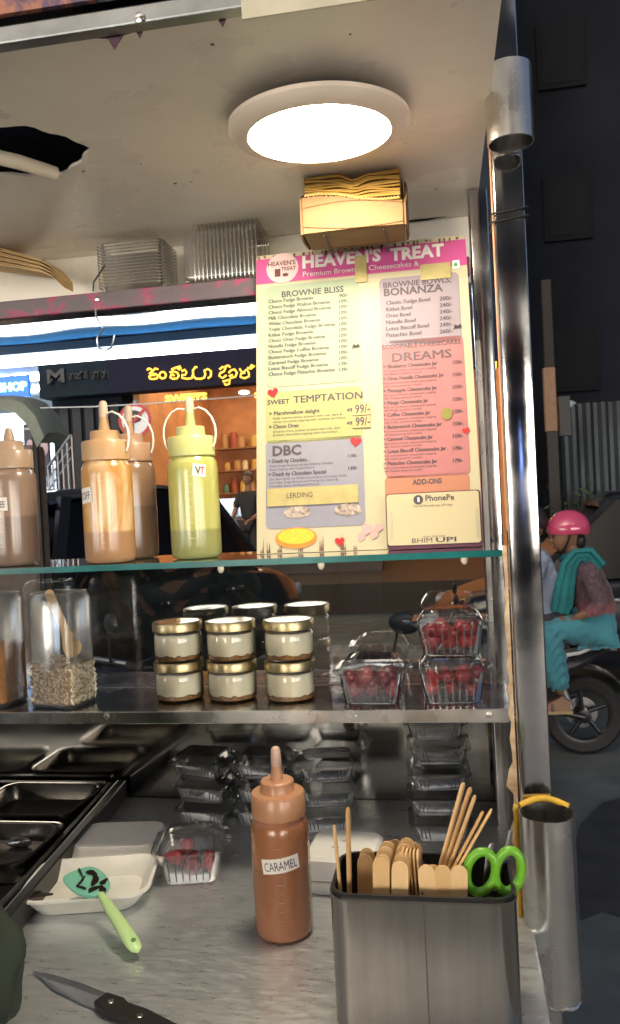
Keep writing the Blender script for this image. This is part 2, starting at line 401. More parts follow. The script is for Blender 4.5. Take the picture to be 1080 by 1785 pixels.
for px, py in ((185, 1249), (852, 1246), (620, 1248)):
    q = P(px, py, Y=1.0725); r = .0045 if px != 620 else .0016
    o = cp(MB().lathe([(r, 0), (r * .85, .0016), (.0005, .0022)], 14, axis='y').xf(Matrix.Translation((q.x, 1.0725, q.z)) @ Matrix.Scale(-1, 4, (0, 1, 0))), 'screw_head', mat('screw_zinc', (.6, .58, .55), .3, 1))
TEAL = mat('green_glass_edge', (.006, .115, .115), .22, spec=.4, var=.3, vscale=12)
GTOP = clear('glass_shelf_face', (.74, .86, .85), boost=1.6, base=.05, rough=.02)
m = MB(); k = len(m.v)
gx0, gx1, gy0, gy1, gz0, gz1 = XL, XR - .001, YF, 1.225, ZG - .0085, ZG
vs = [(x, y, z) for x in (gx0, gx1) for y in (gy0, gy1) for z in (gz0, gz1)]
m.add(vs, [(0, 2, 6, 4), (1, 5, 7, 3)], 0); m.add(vs, [(0, 1, 3, 2), (4, 6, 7, 5), (0, 4, 5, 1), (2, 3, 7, 6)], 1)
cp(m, 'glass_shelf', [GTOP, TEAL], smooth=0)
for px in (385, 560, 810):
    q = P(px, 1000, Y=1.10)
    cp(MB().sphere((q.x, 1.10, gz0 - .006), (.0048, .0035, .0065), 10, 8), 'shelf_bumper', mat('pale_bumper', (.7, .62, .48), .4))
cp(MB().box(XL, 1.226, ZS + .001, .058, 1.230, ZG - .002), 'rear_pane', PANE, smooth=0)
cp(MB().box(.060, 1.224, ZS + .001, .0665, 1.233, ZG + .3), 'pane_channel', STEEL, smooth=0)
# peeling trim strip beside the post
pe = MB(); rg = []
for k in range(41):
    py = 950 + 560 * k / 40; q = P(893 + .052 * (py - 1000), py, Y=1.052)
    wv = .0035 + .0025 * rnd.random() * (1 if k % 3 else 2) + (.006 if k > 26 and k % 7 < 3 else 0)
    rg.append([Vector((PX - .0205, 1.050, q.z)), Vector((PX - .0205 - wv, 1.051 + .002 * rnd.random(), q.z)), Vector((PX - .0205 - wv, 1.0535, q.z)), Vector((PX - .0205, 1.0535, q.z))])
pe.loft(rg); cp(pe, 'peeling_film', mat('peeling_film', (.70, .55, .38), .7, col2=(.42, .26, .14), vscale=60), smooth=30)
cp(MB().box(PX - .0200, 1.030, 1.50, PX - .0193, 1.048, 1.995), 'film_strip', mat('copper_film', (.52, .26, .15), .35, var=.2), smooth=0)
# rear ledge, wall strip, printed rail, blue awning board
cp(MB().box(XL, 1.393, 1.905, .0775, 1.398, ZR), 'rear_wall_strip', CREAM, smooth=0)
cp(MB().box(XL, 1.275, 1.905, XR - .02, 1.3925, 1.909), 'storage_ledge', STEEL, smooth=0)
rv = mat('printed_rail_vinyl', (.09, .075, .085), .4, col2=(.30, .25, .24), vscale=22, bump=.05)
cr = [x for x in rv.node_tree.nodes if x.type == 'VALTORGB'][0].color_ramp
e = cr.elements.new(.56); e.color = (.33, .03, .10, 1); e = cr.elements.new(.50); e.color = (.12, .085, .10, 1); e = cr.elements.new(.62); e.color = (.12, .13, .12, 1)
cp(MB().box(XL, 1.262, 1.882, XR - .02, 1.274, 1.9115), 'rear_rail', rv, smooth=0, bevel=.002)
for px in (169, 180):
    q = P(px, 522, Y=1.262); 
q = P(170, 521, Y=1.262)
cp(MB().lathe([(.005, 0), (.0045, .002), (.001, .003)], 12, axis='y').xf(Matrix.Translation((q.x, 1.262, q.z)) @ Matrix.Scale(-1, 4, (0, 1, 0))), 'screw_head', STEEL)
bl = mat('blue_awning_vinyl', (.05, .22, .48), .06, var=.15, vscale=3, spec=.9, coat=.6)
m = MB(); ny, nx = 6, 40; AY0, AY1 = 1.565, 1.83
vs = []; fs = []
for i in range(nx + 1):
    for j in range(ny + 1):
        x = lerp(XL, XR + .01, i / nx); y = lerp(AY0, AY1, j / ny)
        vs.append((x, y, 1.957 + .0016 * math.sin(x * 11) * math.sin(y * 9) + .001 * math.sin(x * 23 + 1)))
for i in range(nx):
    for j in range(ny): a = i * (ny + 1) + j; fs.append((a, a + 1, a + ny + 2, a + ny + 1))
m.add(vs, fs); cp(m, 'awning_sheet', bl, smooth=90)
cp(MB().box(XL, 1.40, 1.975, XR + .01, 1.9, 1.98), 'awning_board', mat('awning_board', (.10, .14, .18), .5), smooth=0)
for z in (.12,):
    for x in (XL + .15, XR - .15):
        for y in (.75, 1.25):
            w = cp(MB().lathe([(.05, -.02), (.118, -.022), (.122, -.01), (.122, .01), (.118, .022), (.05, .02)], 24, axis='y', c=(x, y, .122)), 'cart_wheel', RUBBER)

# ---- tube light under the awning
tl = thing('tube_light', 'long white fluorescent tube light under the blue awning behind the cart', 'tube light', (-.6, 1.80, 1.90))
TZ = 1.918
MB().box(XL + .08, 1.79, TZ + .016, XR - .12, 1.815, TZ + .036).build('housing', mat('tube_housing', (.10, .13, .15), .4), tl, world=True, smooth=0)
m = MB().tube([(XL + .10, 1.80, TZ), (XR - .14, 1.80, TZ)], .0125, 16); m.build('tube', glow('tube_glow', TUBEC, TUBE), tl, world=True)
for x in (XL + .09, XR - .13): MB().box(x - .012, 1.785, TZ - .018, x + .012, 1.815, TZ + .0155).build('end_cap', WHITEP, tl, world=True, smooth=0)

# ---- ceiling lamp
lc = (P(390, 200, Z=ZR) + P(715, 195, Z=ZR)) / 2; lc = Vector((lc.x, .972, ZR))
lamp = thing('ceiling_lamp', 'round white LED panel lamp glowing on the cream ceiling', 'lamp', (lc.x, lc.y, ZR - .022), rx=R(3))
MB().lathe([(.086, .002), (.087, -.004), (.104, -.001), (.110, .006), (.110, .011), (.07, .0115), (.07, .002)], 64).build('rim', mat('lamp_rim', (.78, .66, .54), .4), lamp)
MB().lathe([(.0001, -.0025), (.05, -.0025), (.0855, -.0015)], 64, cap=False).build('diffuser', glow('lamp_glow', LEDC, LED), lamp)
MB().lathe([(.09, .012), (.092, .018)], 40).build('housing', mat('lamp_housing', (.22, .21, .20), .6), lamp)
gk = []
for k in range(25):
    t = R(20 + 140 * k / 24); gk.append((.1 * math.cos(t), .1 * math.sin(t), .016 + .002 * math.sin(k * 2.1)))
MB().tube(gk, [.003 + .002 * abs(math.sin(k * 1.3)) for k in range(25)], 6).build('sealant', mat('grey_sealant', (.2, .2, .19), .8), lamp)

# ---- conduit in the hole
a, b = P(-30, 262, Z=ZR - .004), P(96, 303, Z=ZR - .006)
pts = [a + Vector((-.10, -.01, .035)), a + Vector((-.03, 0, .006)), lerp(a, b, .5), b]
o = MB().tube([lerp(pts[0], pts[1], t / 3) for t in range(3)] + pts[1:], .0095, 14).build('conduit', mat('cream_conduit', (.75, .66, .52), .5), loc=b)
tag(o, 'cream plastic conduit tube poking across the ragged hole in the ceiling', 'conduit')
# ---- black cable along the ceiling's back edge
cb = [P(x, y, Y=1.384) for x, y in ((-40, 464), (60, 452), (150, 440), (230, 430), (330, 418), (430, 409), (520, 400), (640, 392), (740, 383), (800, 372))]
o = MB().tube(cb, .0016, 6).build('cable', wire, loc=cb[0]); tag(o, 'thin black cable strung along the back edge of the ceiling', 'cable')
for px, py, s in ((85, 443, .008), (193, 428, .006)):
    q = P(px, py, Y=1.380); pts = [q + Vector((s * math.cos(k * 1.9) * (1 - k / 14), -.003 * math.sin(k), s * math.sin(k * 1.9) * (1 - k / 14))) for k in range(12)]
    o = MB().tube(pts, .0018, 6).build('cable_knot', mat('knot', (.03, .012, .02), .7), loc=q)
    tag(o, 'dark red frayed knot on the ceiling cable, left end' if px < 100 else 'small knot on the ceiling cable above the stacked boxes', 'knot')
q = P(175, 470, Y=1.26); o = MB().tube([P(x, y, Y=1.258) for x, y in ((183, 462), (172, 478), (163, 492), (162, 508))], .0014, 6).build('wire_hook', wire, loc=q)
tag(o, 'short bent black wire rising from the printed rail', 'wire')
# ---- S-hook
pts = [P(x, y, Y=1.252) for x, y in ((166, 538), (167, 552), (174, 564), (180, 572), (172, 582), (168, 592), (170, 604), (180, 612), (192, 608), (197, 596), (199, 584))]
o = MB().tube(pts, .0016, 8).build('hook', mat('hook_wire', (.45, .47, .5), .25, 1), loc=pts[0]); tag(o, 'thin metal S-hook hanging from the printed rail', 'hook')
pts = [P(x, y, Y=1.6) for x, y in ((70, 711), (160, 709), (250, 704), (350, 697), (460, 688), (600, 676))]
o = MB().tube(pts, .0014, 8).build('cord', mat('white_cord', (.7, .72, .74), .6), loc=pts[0]); tag(o, 'thin white cord strung across behind the squeeze bottles', 'cord')

# ================================================================== MENU BOARD
LEAN = R(12.5)
bo = Vector((-.2735, 1.150, ZG + .0006))
menu = thing('menu_board', 'cream printed menu board with pink header leaning on the glass shelf', 'menu board', bo, rx=-LEAN)
MINV = menu.matrix_basis.inverted()
def uv(px, py, y=0.0):
    o_ = MINV @ CAMP; d = MINV.to_3x3() @ (FW * FPX + RT * (px - 540) - UP * (py - 892.5))
    t = (y - o_.y) / d.y; q = o_ + d * t; return q.x, q.z
TLu, TRu, BRu = uv(452, 446), uv(814, 408), uv(843, 951)
BW, BH = BRu[0], (TLu[1] + TRu[1]) / 2
paper = mat('cream_paper', (.43, .39, .27), .7, spec=.15, var=.03, vscale=8, bump=.02)
MB().prism([(.001, 0), (BW, 0), (BW - .001, BH - .002), (BW - .012, BH), (.004, BH - .001), (0, BH - .006)], 0, .005).build('board', paper, menu, smooth=0)
LAYER = {}
def lay(outl, y, name, m, parent=menu, t=.0004):
    return MB().prism(outl, y - t, y).build(name, m, parent, smooth=0)
def pbox(px0, py0, px1, py1, r=.008, y=-.0004, name='menu_panel', m=None, parent=None):
    a, b = uv(px0, py0), uv(px1, py1)
    return lay(rrect(b[0] - a[0], a[1] - b[1], r, 4, (a[0] + b[0]) / 2, (a[1] + b[1]) / 2), y, name, m, parent or menu)
def line(mb, s, px0, py, px1, hpx, off=0.0, mi=0, y=-.0013, base=None):
    """lettering from px0 to px1 along the board, baseline at pixel row py (at px0)"""
    ref = base if base is not None else px0
    sl = .05 + (872 - py) / 8500
    a = (uv(px0, py - sl * (px0 - ref))[0], uv(ref, py)[1]); b = uv(px1, py - sl * (px1 - ref)); h = uv(ref, py - hpx)[1] - a[1]
    if off > 0.008 and ('M' in s or off < .0115):      # bold by double strike
        k_ = 1 if off > .0115 else .55
        for dx, e in ((0, 0), (.00045 * k_, -.00012), (.0009 * k_, -.00024)): text_into(mb, s, lambda x, z: Vector((a[0] + x + dx, y + e, a[1] + z)), 0, mi, b[0] - a[0], h)
        return
    text_into(mb, s, lambda x, z: Vector((a[0] + x, y, a[1] + z)), off, mi, b[0] - a[0], h)
pink = mat('pink_print', (0.449, 0.068, 0.218), .4, var=.06)
a = uv(452, 470); b = uv(817, 497)
lay([(.0006, uv(452, 496)[1]), (BW - .0008, uv(452, 496)[1]), (BW - .0012, uv(452, 453)[1]), (.0006, uv(452, 453)[1])], -.0004, 'header_band', pink)
# chocolate drips along the top
dr = MB(); z0 = uv(452, 453)[1]; zt = BH - .003; brown = mat('brown_print', (.10, .035, .03), .5)
pts = []; x = .004
while x < BW - .012:
    w = rnd.uniform(.002, .005); pts += [(x, zt - rnd.uniform(.0, .003)), (x + w * .5, zt - rnd.uniform(.006, .016) * (1 if rnd.random() < .5 else .3)), (x + w, zt - .002)]; x += w + rnd.uniform(.001, .012)
for i in range(0, len(pts) - 2, 3): dr.prism([pts[i], pts[i + 1], pts[i + 2], (pts[i + 2][0], zt), (pts[i][0], zt)], -.0009, -.0005)
dr.build('drip_print', brown, menu, smooth=0, kind='stuff')
hdw = MB(); wht = mat('white_print', (0.614, 0.592, 0.535), .5)
line(hdw, "HEAVEN'S", 527, 468, 664, 21, .04); line(hdw, "TREAT", 680, 455, 774, 21, .04); line(hdw, 'Premium Brownies, Cheesecakes &', 528, 483, 730, 9, .0)
hdw.build('header_lettering', wht, menu, smooth=0, kind='stuff')
lgo = uv(492, 468)
lay([(lgo[0] + .0255 * math.cos(R(10 * k)), lgo[1] + .0255 * math.sin(R(10 * k))) for k in range(36)], -.0008, 'logo_disc', mat('pale_pink_print', (0.562, 0.403, 0.403), .5))
lg = MB(); line(lg, "HEAVEN'S", 467, 466, 515, 8, .02, y=-.0018); line(lg, 'TREAT', 490, 473, 516, 6.5, .02, y=-.0018)
lg.box(lgo[0] - .012, -.0018, lgo[1] - .014, lgo[0] - .003, -.0014, lgo[1] - .001).prism([(lgo[0] + .005 + .005 * math.cos(R(30 * k)), lgo[1] - .012 + .003 * math.sin(R(30 * k))) for k in range(12)], -.0018, -.0014)
lg.build('logo_lettering', brown, menu, smooth=0, kind='stuff')
tape = mat('yellowed_tape', (0.372, 0.312, 0.132), .35, var=.12, vscale=40, bump=.1)
def tapeat(pa, pb, y=-.0022, nm='tape'): pbox(*pa, *pb, r=.001, y=y, name=nm, m=tape)
tapeat((732, 463), (786, 485)); tapeat((618, 448), (640, 492))
pbox(788, 455, 801, 468, .001, -.0010, 'veg_mark', mat('mark_white', (.8, .8, .75), .5)); v = uv(794, 462)
lay([(v[0] + .003 * math.cos(R(30 * k)), v[1] + .003 * math.sin(R(30 * k))) for k in range(12)], -.0015, 'veg_dot', mat('mark_green', (.05, .3, .06), .5))
CG = mat('pale_green_panel', (0.277, 0.330, 0.235), .7, spec=.15, var=.05, vscale=25); CL = mat('lime_panel', (0.330, 0.330, 0.149), .7, spec=.15, var=.05, vscale=25)
CLI = mat('lilac_panel', (0.250, 0.213, 0.245), .7, spec=.15, var=.05, vscale=25); CD = mat('lavender_panel', (0.229, 0.229, 0.277), .7, spec=.15, var=.06, vscale=25)
CR = mat('rose_panel', (.36, .150, .155), .7, spec=.15, var=.06, vscale=25); CO = mat('salmon_panel', (0.383, 0.160, 0.096), .45)
def panel(box, m, title, rows, nm):
    p = pbox(*box, m=m); tx = MB()
    for s, a, y, b, h, off in title + rows: line(tx, s, a, y, b, h, off, base=((468 if a < 640 else 673) if s.endswith('/-') else None))
    tx.build('lettering', INK, p, smooth=0, kind='stuff')
    return p
rows = []
nm = ['Choco Fudge Brownie', 'Choco Fudge Walnut Brownie', 'Choco Fudge Almond Brownie', 'Milk Chocolate Brownie', 'White Chocolate Brownie', 'Triple Chocolate, Fudge Brownie', 'Kitkat Fudge Brownie', 'Choco Oreo Fudge Brownie', 'Nutella Fudge Brownie', 'Choco Fudge Coffee Brownie', 'Butterstoch Fudge Brownie', 'Caramel Fudge Brownie', 'Lotus Biscoff Fudge Brownie', 'Choco Fudge Pistachio Brownie']
wd_ = [78, 107, 109, 83, 90, 116, 78, 98, 82, 105, 100, 87, 104, 115]
for i, s in enumerate(nm):
    y = 529.5 + 9.75 * i; rows.append((s, 468, y, 468 + wd_[i], 6.4, .011))
    rows.append((('90/-' if i == 0 else '109/-' if i < 12 else '139/-'), 591, y + 1, 607, 6.4, .011))
panel((463, 500, 630, 664), CG, [('BROWNIE BLISS', 491, 519, 599, 10.5, .02)], rows, '')
rows = []
for i, (s, w, p_) in enumerate((('Classic Fudge Bowl', 76, '200/-'), ('Kitkat Bowl', 45, '240/-'), ('Oreo Bowl', 42, '240/-'), ('Nutella Bowl', 51, '240/-'), ('Lotus Biscoff Bowl', 74, '249/-'), ('Pistachio Bowl', 61, '260/-'))):
    rows += [(s, 673, 532 + 11.3 * i, 673 + w, 7, .011), (p_, 766, 533 + 11.3 * i, 788, 7, .011)]
panel((660, 487, 805, 594), CLI, [('BROWNIE BOWLS,', 668, 503, 786, 9.5, .02), ('BONANZA', 669, 517, 772, 13, .03)], rows, '')
p = panel((463, 685, 632, 764), CL, [('SWEET', 466, 706, 505, 8, .02), ('TEMPTATION', 511, 703, 631, 12.5, .012)],
      [('> Marshmallow delight', 469, 725, 557, 7, .011), ('Fluffy marshmallows drizzled with milk, dark &', 476, 732, 596, 4, 0), ('white chocolate topping with rainbow sprinklers', 476, 738, 602, 4, 0),
       ('> Choco Oreo', 469, 748, 520, 7, .011), ('Crunchy Oreo cookies drizzled with milk, dark', 476, 755, 593, 4, 0), ('& white chocolate topping with chocochips', 476, 761, 588, 4, 0), ('49/', 604, 718, 617, 6, .011), ('49/', 604, 741, 617, 6, .011)], '')
p = panel((463, 769, 637, 915), CD, [('DBC', 475, 795, 525, 17, .04)],
      [('> Death by Choclate..', 468, 808, 537, 7, .011), ('Choco Fudge Brownie and the Death by Choclate', 470, 815, 580, 4, 0), ('Sauce Topping with Cruped Peanut', 470, 821, 548, 4, 0), ('119/-', 607, 806, 622, 6, .011),
       ('> Death by Chocolate Special', 468, 831, 568, 7, .011), ('Our Best Upsell: the Perfect Combination of Creamy Vanilla', 470, 838, 604, 4, 0), ('Ice Cream, Fudge Brownie and Pouring Our Death By', 470, 844, 590, 4, 0), ('Chocolate Sauce and Roasted Peanuts', 470, 850, 556, 4, 0), ('149/-', 607, 827, 623, 6, .011)], '')
tapeat((466, 853, ), (625, 876)); tx = MB(); line(tx, 'LERDING', 500, 869, 545, 9, .0, y=-.0030); tx.build('handwriting', INK, menu, smooth=0, kind='stuff')
for y in (703, 725): tapeat((614, y + 2), (646, y + 20))
tx = MB(); line(tx, '99/-', 619, 721, 645, 15, .02, y=-.0030); line(tx, '99/-', 620, 743, 645, 15, .02, y=-.0030); tx.build('handwriting', INK, menu, smooth=0, kind='stuff')
rows = []
ds = ['Blueberry Cheesecake Jar', 'Oreo Nutella Cheesecake Jar', 'Pineapple Cheesecake Jar', 'Mango Cheesecake Jar', 'Coffee Cheesecake Jar', 'Butterstoch Cheesecake Jar', 'Caramel Cheesecake Jar', 'Lotus Biscoff Cheesecake Jar', 'Pistachio Cheesecake Jar']
for i, s in enumerate(ds):
    y = 643 + 21.1 * i
    rows += [('> ' + s, 668, y, 668 + 3.9 * len(s), 6.5, .011), ('Rich and premium cheesecake topping', 669, y + 6.5, 760, 4, 0), ('with ' + s.split()[0] + ' spread & crumble', 669, y + 12, 735, 4, 0), ('179/-' if i > 6 else '159/-', 789, y + 1, 806, 6.5, .011)]
panel((664, 596, 820, 827), CR, [('SCOOPABLE CHEESECAKES', 666, 610, 803, 8, .015), ('DREAMS', 683, 631, 786, 15, .012)], rows, '')
panel((670, 831, 822, 905), CO, [('ADD-ONS', 719, 845, 770, 9, .03)], [], '')
red = mat('red_heart_print', (.55, .02, .025), .35)
def heart(px, py, s, rz):
    c = uv(px, py); o_ = []
    for k in range(20):
        t = 2 * math.pi * k / 20; x = 16 * math.sin(t) ** 3; z = 13 * math.cos(t) - 5 * math.cos(2 * t) - 2 * math.cos(3 * t) - math.cos(4 * t)
        o_.append((c[0] + s * (x * math.cos(rz) - z * math.sin(rz)) / 16, c[1] + s * (x * math.sin(rz) + z * math.cos(rz)) / 16))
    lay(o_[::-1], -.0016, 'heart', red)
for h_ in ((476, 685, .0085, .2), (620, 770, .0085, -.1), (812, 751, .0055, .2), (592, 944, .0072, 0)): heart(*h_)
c = uv(778, 722); lay([(c[0] + .0085 * math.cos(R(30 * k)), c[1] + .0095 * math.sin(R(30 * k))) for k in range(12)], -.0016, 'drink_print', mat('olive_print', (.18, .16, .03), .5))
# donut, cakes, towers
c = uv(516, 938)
lay([(c[0] + .031 * math.cos(R(15 * k)), c[1] + .0155 * math.sin(R(15 * k))) for k in range(24)], -.0010, 'doughnut_print', mat('orange_print', (.70, .20, .02), .5))
d = lay([(c[0] + .027 * math.cos(R(15 * k)), c[1] + .0025 + .0115 * math.sin(R(15 * k))) for k in range(24)], -.0014, 'glaze_print', mat('glaze_print', (.78, .42, .03), .5, var=.2, vscale=300))
cho = mat('chocolate_print', (.07, .04, .035), .5, col2=(.5, .42, .36), vscale=140)
for px, py in ((518, 890), (606, 886)):
    c = uv(px, py)
    lay([(c[0] + (.020 if abs(math.sin(R(18 * k))) < .6 else .013) * math.cos(R(18 * k)), c[1] - .004 + .013 * (1 if math.sin(R(18 * k)) > 0 else .6) * math.sin(R(18 * k))) for k in range(20)], -.0010, 'dessert_print', cho)
tw = MB(); x = .006
while x < BW * .46:
    for k in range(3):
        w = rnd.uniform(.0012, .003); h_ = rnd.uniform(.006, .026); tw.prism([(x, .0015), (x + w, .0015), (x + w * .8, h_ * .4), (x + w * .5, h_), (x + w * .2, h_ * .4)], -.0009, -.0005); x += w * 1.1
    x += rnd.choice((.004, .01, .024))
tw.build('tower_print', brown, menu, smooth=0, kind='stuff')
for px, py, s in ((640, 922, .008), (652, 932, .006), (630, 936, .006), (660, 920, .006)):
    c = uv(px, py); lay([(c[0] + s * math.cos(R(40 * k)), c[1] + s * (1 + .4 * math.sin(k * 2.3)) * math.sin(R(40 * k))) for k in range(9)], -.0010 - .0001 * (px % 7), 'sweet_print', mat('sweet_print%d' % (px % 2), ((.60, .30, .30), (.30, .12, .16))[px % 2], .5))
# pen scribbles
sc_ = MB()
for px, py in ((620, 604), (797, 570)):
    c = uv(px, py); sc_.tube([(c[0] + .007 * math.cos(k * 2.4) * (1 - k / 40), -.0016, c[1] + .0035 * math.sin(k * 2.4 + .4 * k)) for k in range(22)], .0006, 5)
sc_.build('pen_scribble', INK, menu, smooth=0, kind='stuff')

# ---- payment stand in front of the board
pa, pb_ = uv(671, 856, -.022), uv(843, 962, -.022)
off = menu.matrix_basis @ Vector(((pa[0] + pb_[0]) / 2, -.022, 0.0))
PW, PH = pb_[0] - pa[0], pa[1]
pay = thing('payment_sign', 'small cream payment sign with dark edge standing before the menu', 'sign', (off.x, off.y, ZG + .001), rx=-LEAN)
MB().prism(rrect(PW, PH, .005, 4, 0, PH / 2), 0, .007).build('frame', mat('dark_purple_plastic', (.09, .035, .06), .3), pay, smooth=30)
MB().prism(rrect(PW - .004, PH - .007, .004, 4, -.0005, PH / 2 + .002), -.0012, -.0001).build('card', mat('cream_card', (0.472, 0.414, 0.265), .3, coat=.4), pay, smooth=0)
for s_ in (-1, 1): MB().prism(rrect(.0035, PH * .5, .001, 3, s_ * (PW / 2 - .007), PH * .42), -.0022, -.0013).build('slot', mat('grey_slot', (.40, .36, .26), .5), pay, smooth=0)
tx = MB()
def pl(s, x0, z, x1, h, off=0.): text_into(tx, s, lambda x, y: Vector((x0 + x, -.0016, z + y)), off, 0, x1 - x0, h)
pl('PhonePe', -.010, PH * .835, .030, .0085, .02); pl('Scan & Pay with any UPI App', -.027, PH * .735, .027, .0032, 0); pl('BHIM', -.031, PH * .10, -.003, .0068, 0); pl('UPI', .002, PH * .10, .030, .0068, .02)
pl('scan and pay', -.015, PH * .19, .015, .003, 0)
tx.build('lettering', INK, pay, smooth=0, kind='stuff')
lgd = MB().prism([(-.020 + .0068 * math.cos(R(15 * k)), PH * .865 + .0068 * math.sin(R(15 * k))) for k in range(24)], -.0017, -.0013).build('logo_disc', INK, pay, smooth=0)
MB().prism(rrect(.0028, .007, .001, 3, -.0197, PH * .865), -.0022, -.0018).build('logo_mark', wht, lgd, smooth=0)

# ================================================================== TOP LEDGE ITEMS
# carton of napkins
CY = 1.175
cx = (P(530, 400, Y=CY - .03).x + P(703, 385, Y=CY - .03).x) / 2
box_w = P(703, 385, Y=CY - .03).x - P(530, 400, Y=CY - .03).x
hw, hd, hh = box_w / 2, .036, .041
CZ0 = 1.929
for sx_ in (-1, 1): cp(MB().tube([(cx + sx_ * hw * .6, CY - hd + .004, CZ0 - .0022), (cx + sx_ * hw * .6, 1.2745, CZ0 - .0022)], .0016, 8), 'ledge_bracket', mat('grimy_bracket', (.10, .08, .06), .6))
cb_ = thing('carton', 'torn brown cardboard carton packed with napkins above the menu', 'carton', (cx, CY, CZ0))
def wall(x0, y0, x1, y1, z1a, z1b, th, nm, torn=0):
    a, b = Vector((x0, y0, 0)), Vector((x1, y1, 0)); d = (b - a).normalized(); nrm = Vector((d.y, -d.x, 0)) * th
    N = 40 if torn else 10; r0 = []
    for k in range(N + 1):
        q = lerp(a, b, k / N); z = lerp(z1a, z1b, k / N) + torn * (.0010 * math.sin(k * 2.7) + .003 * math.sin(k * .16))
        bow = nrm.normalized() * .003 * math.sin(math.pi * k / N)
        r0.append([q + bow, q + nrm + bow, q + nrm + bow + Vector((0, 0, z)), q + bow + Vector((0, 0, z))])
    MB().loft(r0).build(nm, KRAFT, cb_, smooth=30)
wall(-hw, -hd, hw, -hd, hh + .010, hh - .008, .003, 'front_wall', 1); wall(hw, hd, -hw, hd, hh + .047, hh + .047, .003, 'back_wall')
wall(-hw - .001, hd, -hw - .001, -hd, hh + .045, hh + .010, .003, 'side_wall'); wall(hw + .001, -hd, hw + .001, hd, hh - .01, hh + .045, .003, 'side_wall')
MB().box(-hw, -hd - .001, -.0003, hw, hd - .001, .003).build('base', KRAFT, cb_, smooth=0)
for z_, a_ in ((.036, -.006), (.010, .006)): MB().tube([(lerp(-hw, hw, k / 16), -hd - .0038 - .003 * math.sin(math.pi * k / 16), z_ - a_ * math.sin(math.pi * k / 16) - .006 * k / 16) for k in range(17)], .0007, 5).build('crease', mat('card_crease', (.2, .1, .04), .9), cb_)
MB().tube([(lerp(-hw + .004, hw - .004, k / 60), -hd - .001, lerp(hh + .0135, hh - .003, k / 60) + .003 * math.sin(k * .107) + (.0012 if k % 2 else -.0012)) for k in range(61)], .0013, 5).build('corrugation', mat('corrugated_edge', (.62, .42, .16), .8), cb_)
NN = 15
for i in range(NN):
    t = i / (NN - 1); m = MB(); rr = []
    for k in range(17):
        s_ = k / 16; x = lerp(-hw + .003, hw - .003, s_)
        z = hh + .0115 - .017 * s_ * (1 - .75 * t) + .0022 * i - .010 * math.exp(-((s_ - .52) / .10) ** 2) * t - .0015 * math.sin(s_ * 9 + i)
        y0_ = -hd + .006 + .0025 * math.sin(i * 2.3) + .004 * t
        rr.append([Vector((x, y0_, z)), Vector((x, hd - .004, z + .001)), Vector((x, hd - .004, z + .0032)), Vector((x, y0_ - .0006, z + .0021))])
    m.loft(rr); o = m.build('napkin', NAPK if i % 2 else mat('yellow_napkin_light', (0.434, 0.260, 0.056), .85, var=.12, vscale=60), smooth=50, loc=(0, 0, 0)); o.location = (cx, CY, CZ0)
    tag(o, 'folded yellow-brown napkin lying in the pile filling the carton', 'napkin', 'napkins piled in the carton')
# kraft paper bags, bundle at far left
pts = [P(x, y, Y=1.30) for x, y in ((-30, 462), (10, 470), (45, 478), (80, 487), (105, 500), (132, 520))]
bag = thing('paper_bundle', 'bundle of folded brown paper sheets drooping over the rail at far left', 'paper', (pts[2].x, 1.30, 1.91))
for i in range(12):
    m = MB(); rr = []
    for k, p in enumerate(pts):
        t = k / 5; y = lerp(1.315, 1.268, t ** 2) - .002; z = p.z + (6 - i) * .0030 * (1 - .55 * t) + .016
        z = max(z, 1.9125 + .0016 * (12 - i)) if k < 5 else z - .004
        rr.append([Vector((p.x + .002 * (i % 3), y - .03 + .02 * t, z)), Vector((p.x, y + .045 - .02 * t, z + .003)), Vector((p.x, y + .045 - .02 * t, z + .0042)), Vector((p.x + .002 * (i % 3), y - .03 + .02 * t, z + .0014))])
    m.loft(rr).build('sheet', mat('tan_paper%d' % (i % 3), ((.52, .33, .14), (.42, .25, .10), (.60, .42, .20))[i % 3], .8, var=.1), bag, world=True, smooth=0)
# nested clear trays on the ledge
def tray_mesh(w, d, h, flange=.006, m=None, ribs=True):
    mb = MB(); L = []
    for fr, z, r in ((.86, 0, .012), (.88, .002, .012), (.97, h, .014)): L.append(ring(w * fr, d * fr, r, z))
    L.append(ring(w + flange, d + flange, .014, h)); L.append(ring(w + flange, d + flange, .014, h - .002))
    mb.loft(L, cap=False); n_ = len(L[0]); mb.add(L[0], [tuple(range(n_))]); return mb
CLN = clear('nested_plastic', (.95, .94, .92), boost=1.0, base=.01, rough=.12, haze=.02)
def tray_rim(o, w, d, h=.02):
    MB().loft([ring(w + .0065, d + .0065, .0142, h - .0012), ring(w + .0065, d + .0065, .0142, h + .0004), ring(w + .0035, d + .0035, .0142, h + .0004)], cap=False).build('rim', clear('tray_rim_plastic', (.85, .83, .78), boost=1.3, base=.12, rough=.2, haze=.14), o, smooth=30)
c1 = P(240, 490, Y=1.33)
first = None
for i in range(14):
    if first is None:
        first = tray_mesh(.112, .085, .02).build('clear_tray', CLN, smooth=30); tag(first, 'clear plastic tray nested in the lower stack left of the ridged stack', 'tray', 'clear trays in the left nested stack'); tray_rim(first, .112, .085); o = first
    else: o = dup(first)
    o.location = (c1.x, 1.335, 1.9095 + .0054 * i)
c2 = P(398, 480, Y=1.33); first = None
for i in range(16):
    if first is None:
        first = tray_mesh(.100, .098, .02).build('clear_tray', CLN, smooth=30); tag(first, 'clear plastic tray standing on edge in the tall ridged stack beside the menu', 'tray', 'clear trays standing in the ridged stack'); tray_rim(first, .100, .098); o = first
    else: o = dup(first)
    o.rotation_euler = (0, R(90), 0); o.location = (c2.x - .064 + .0070 * i, 1.335, 1.910 + .053)

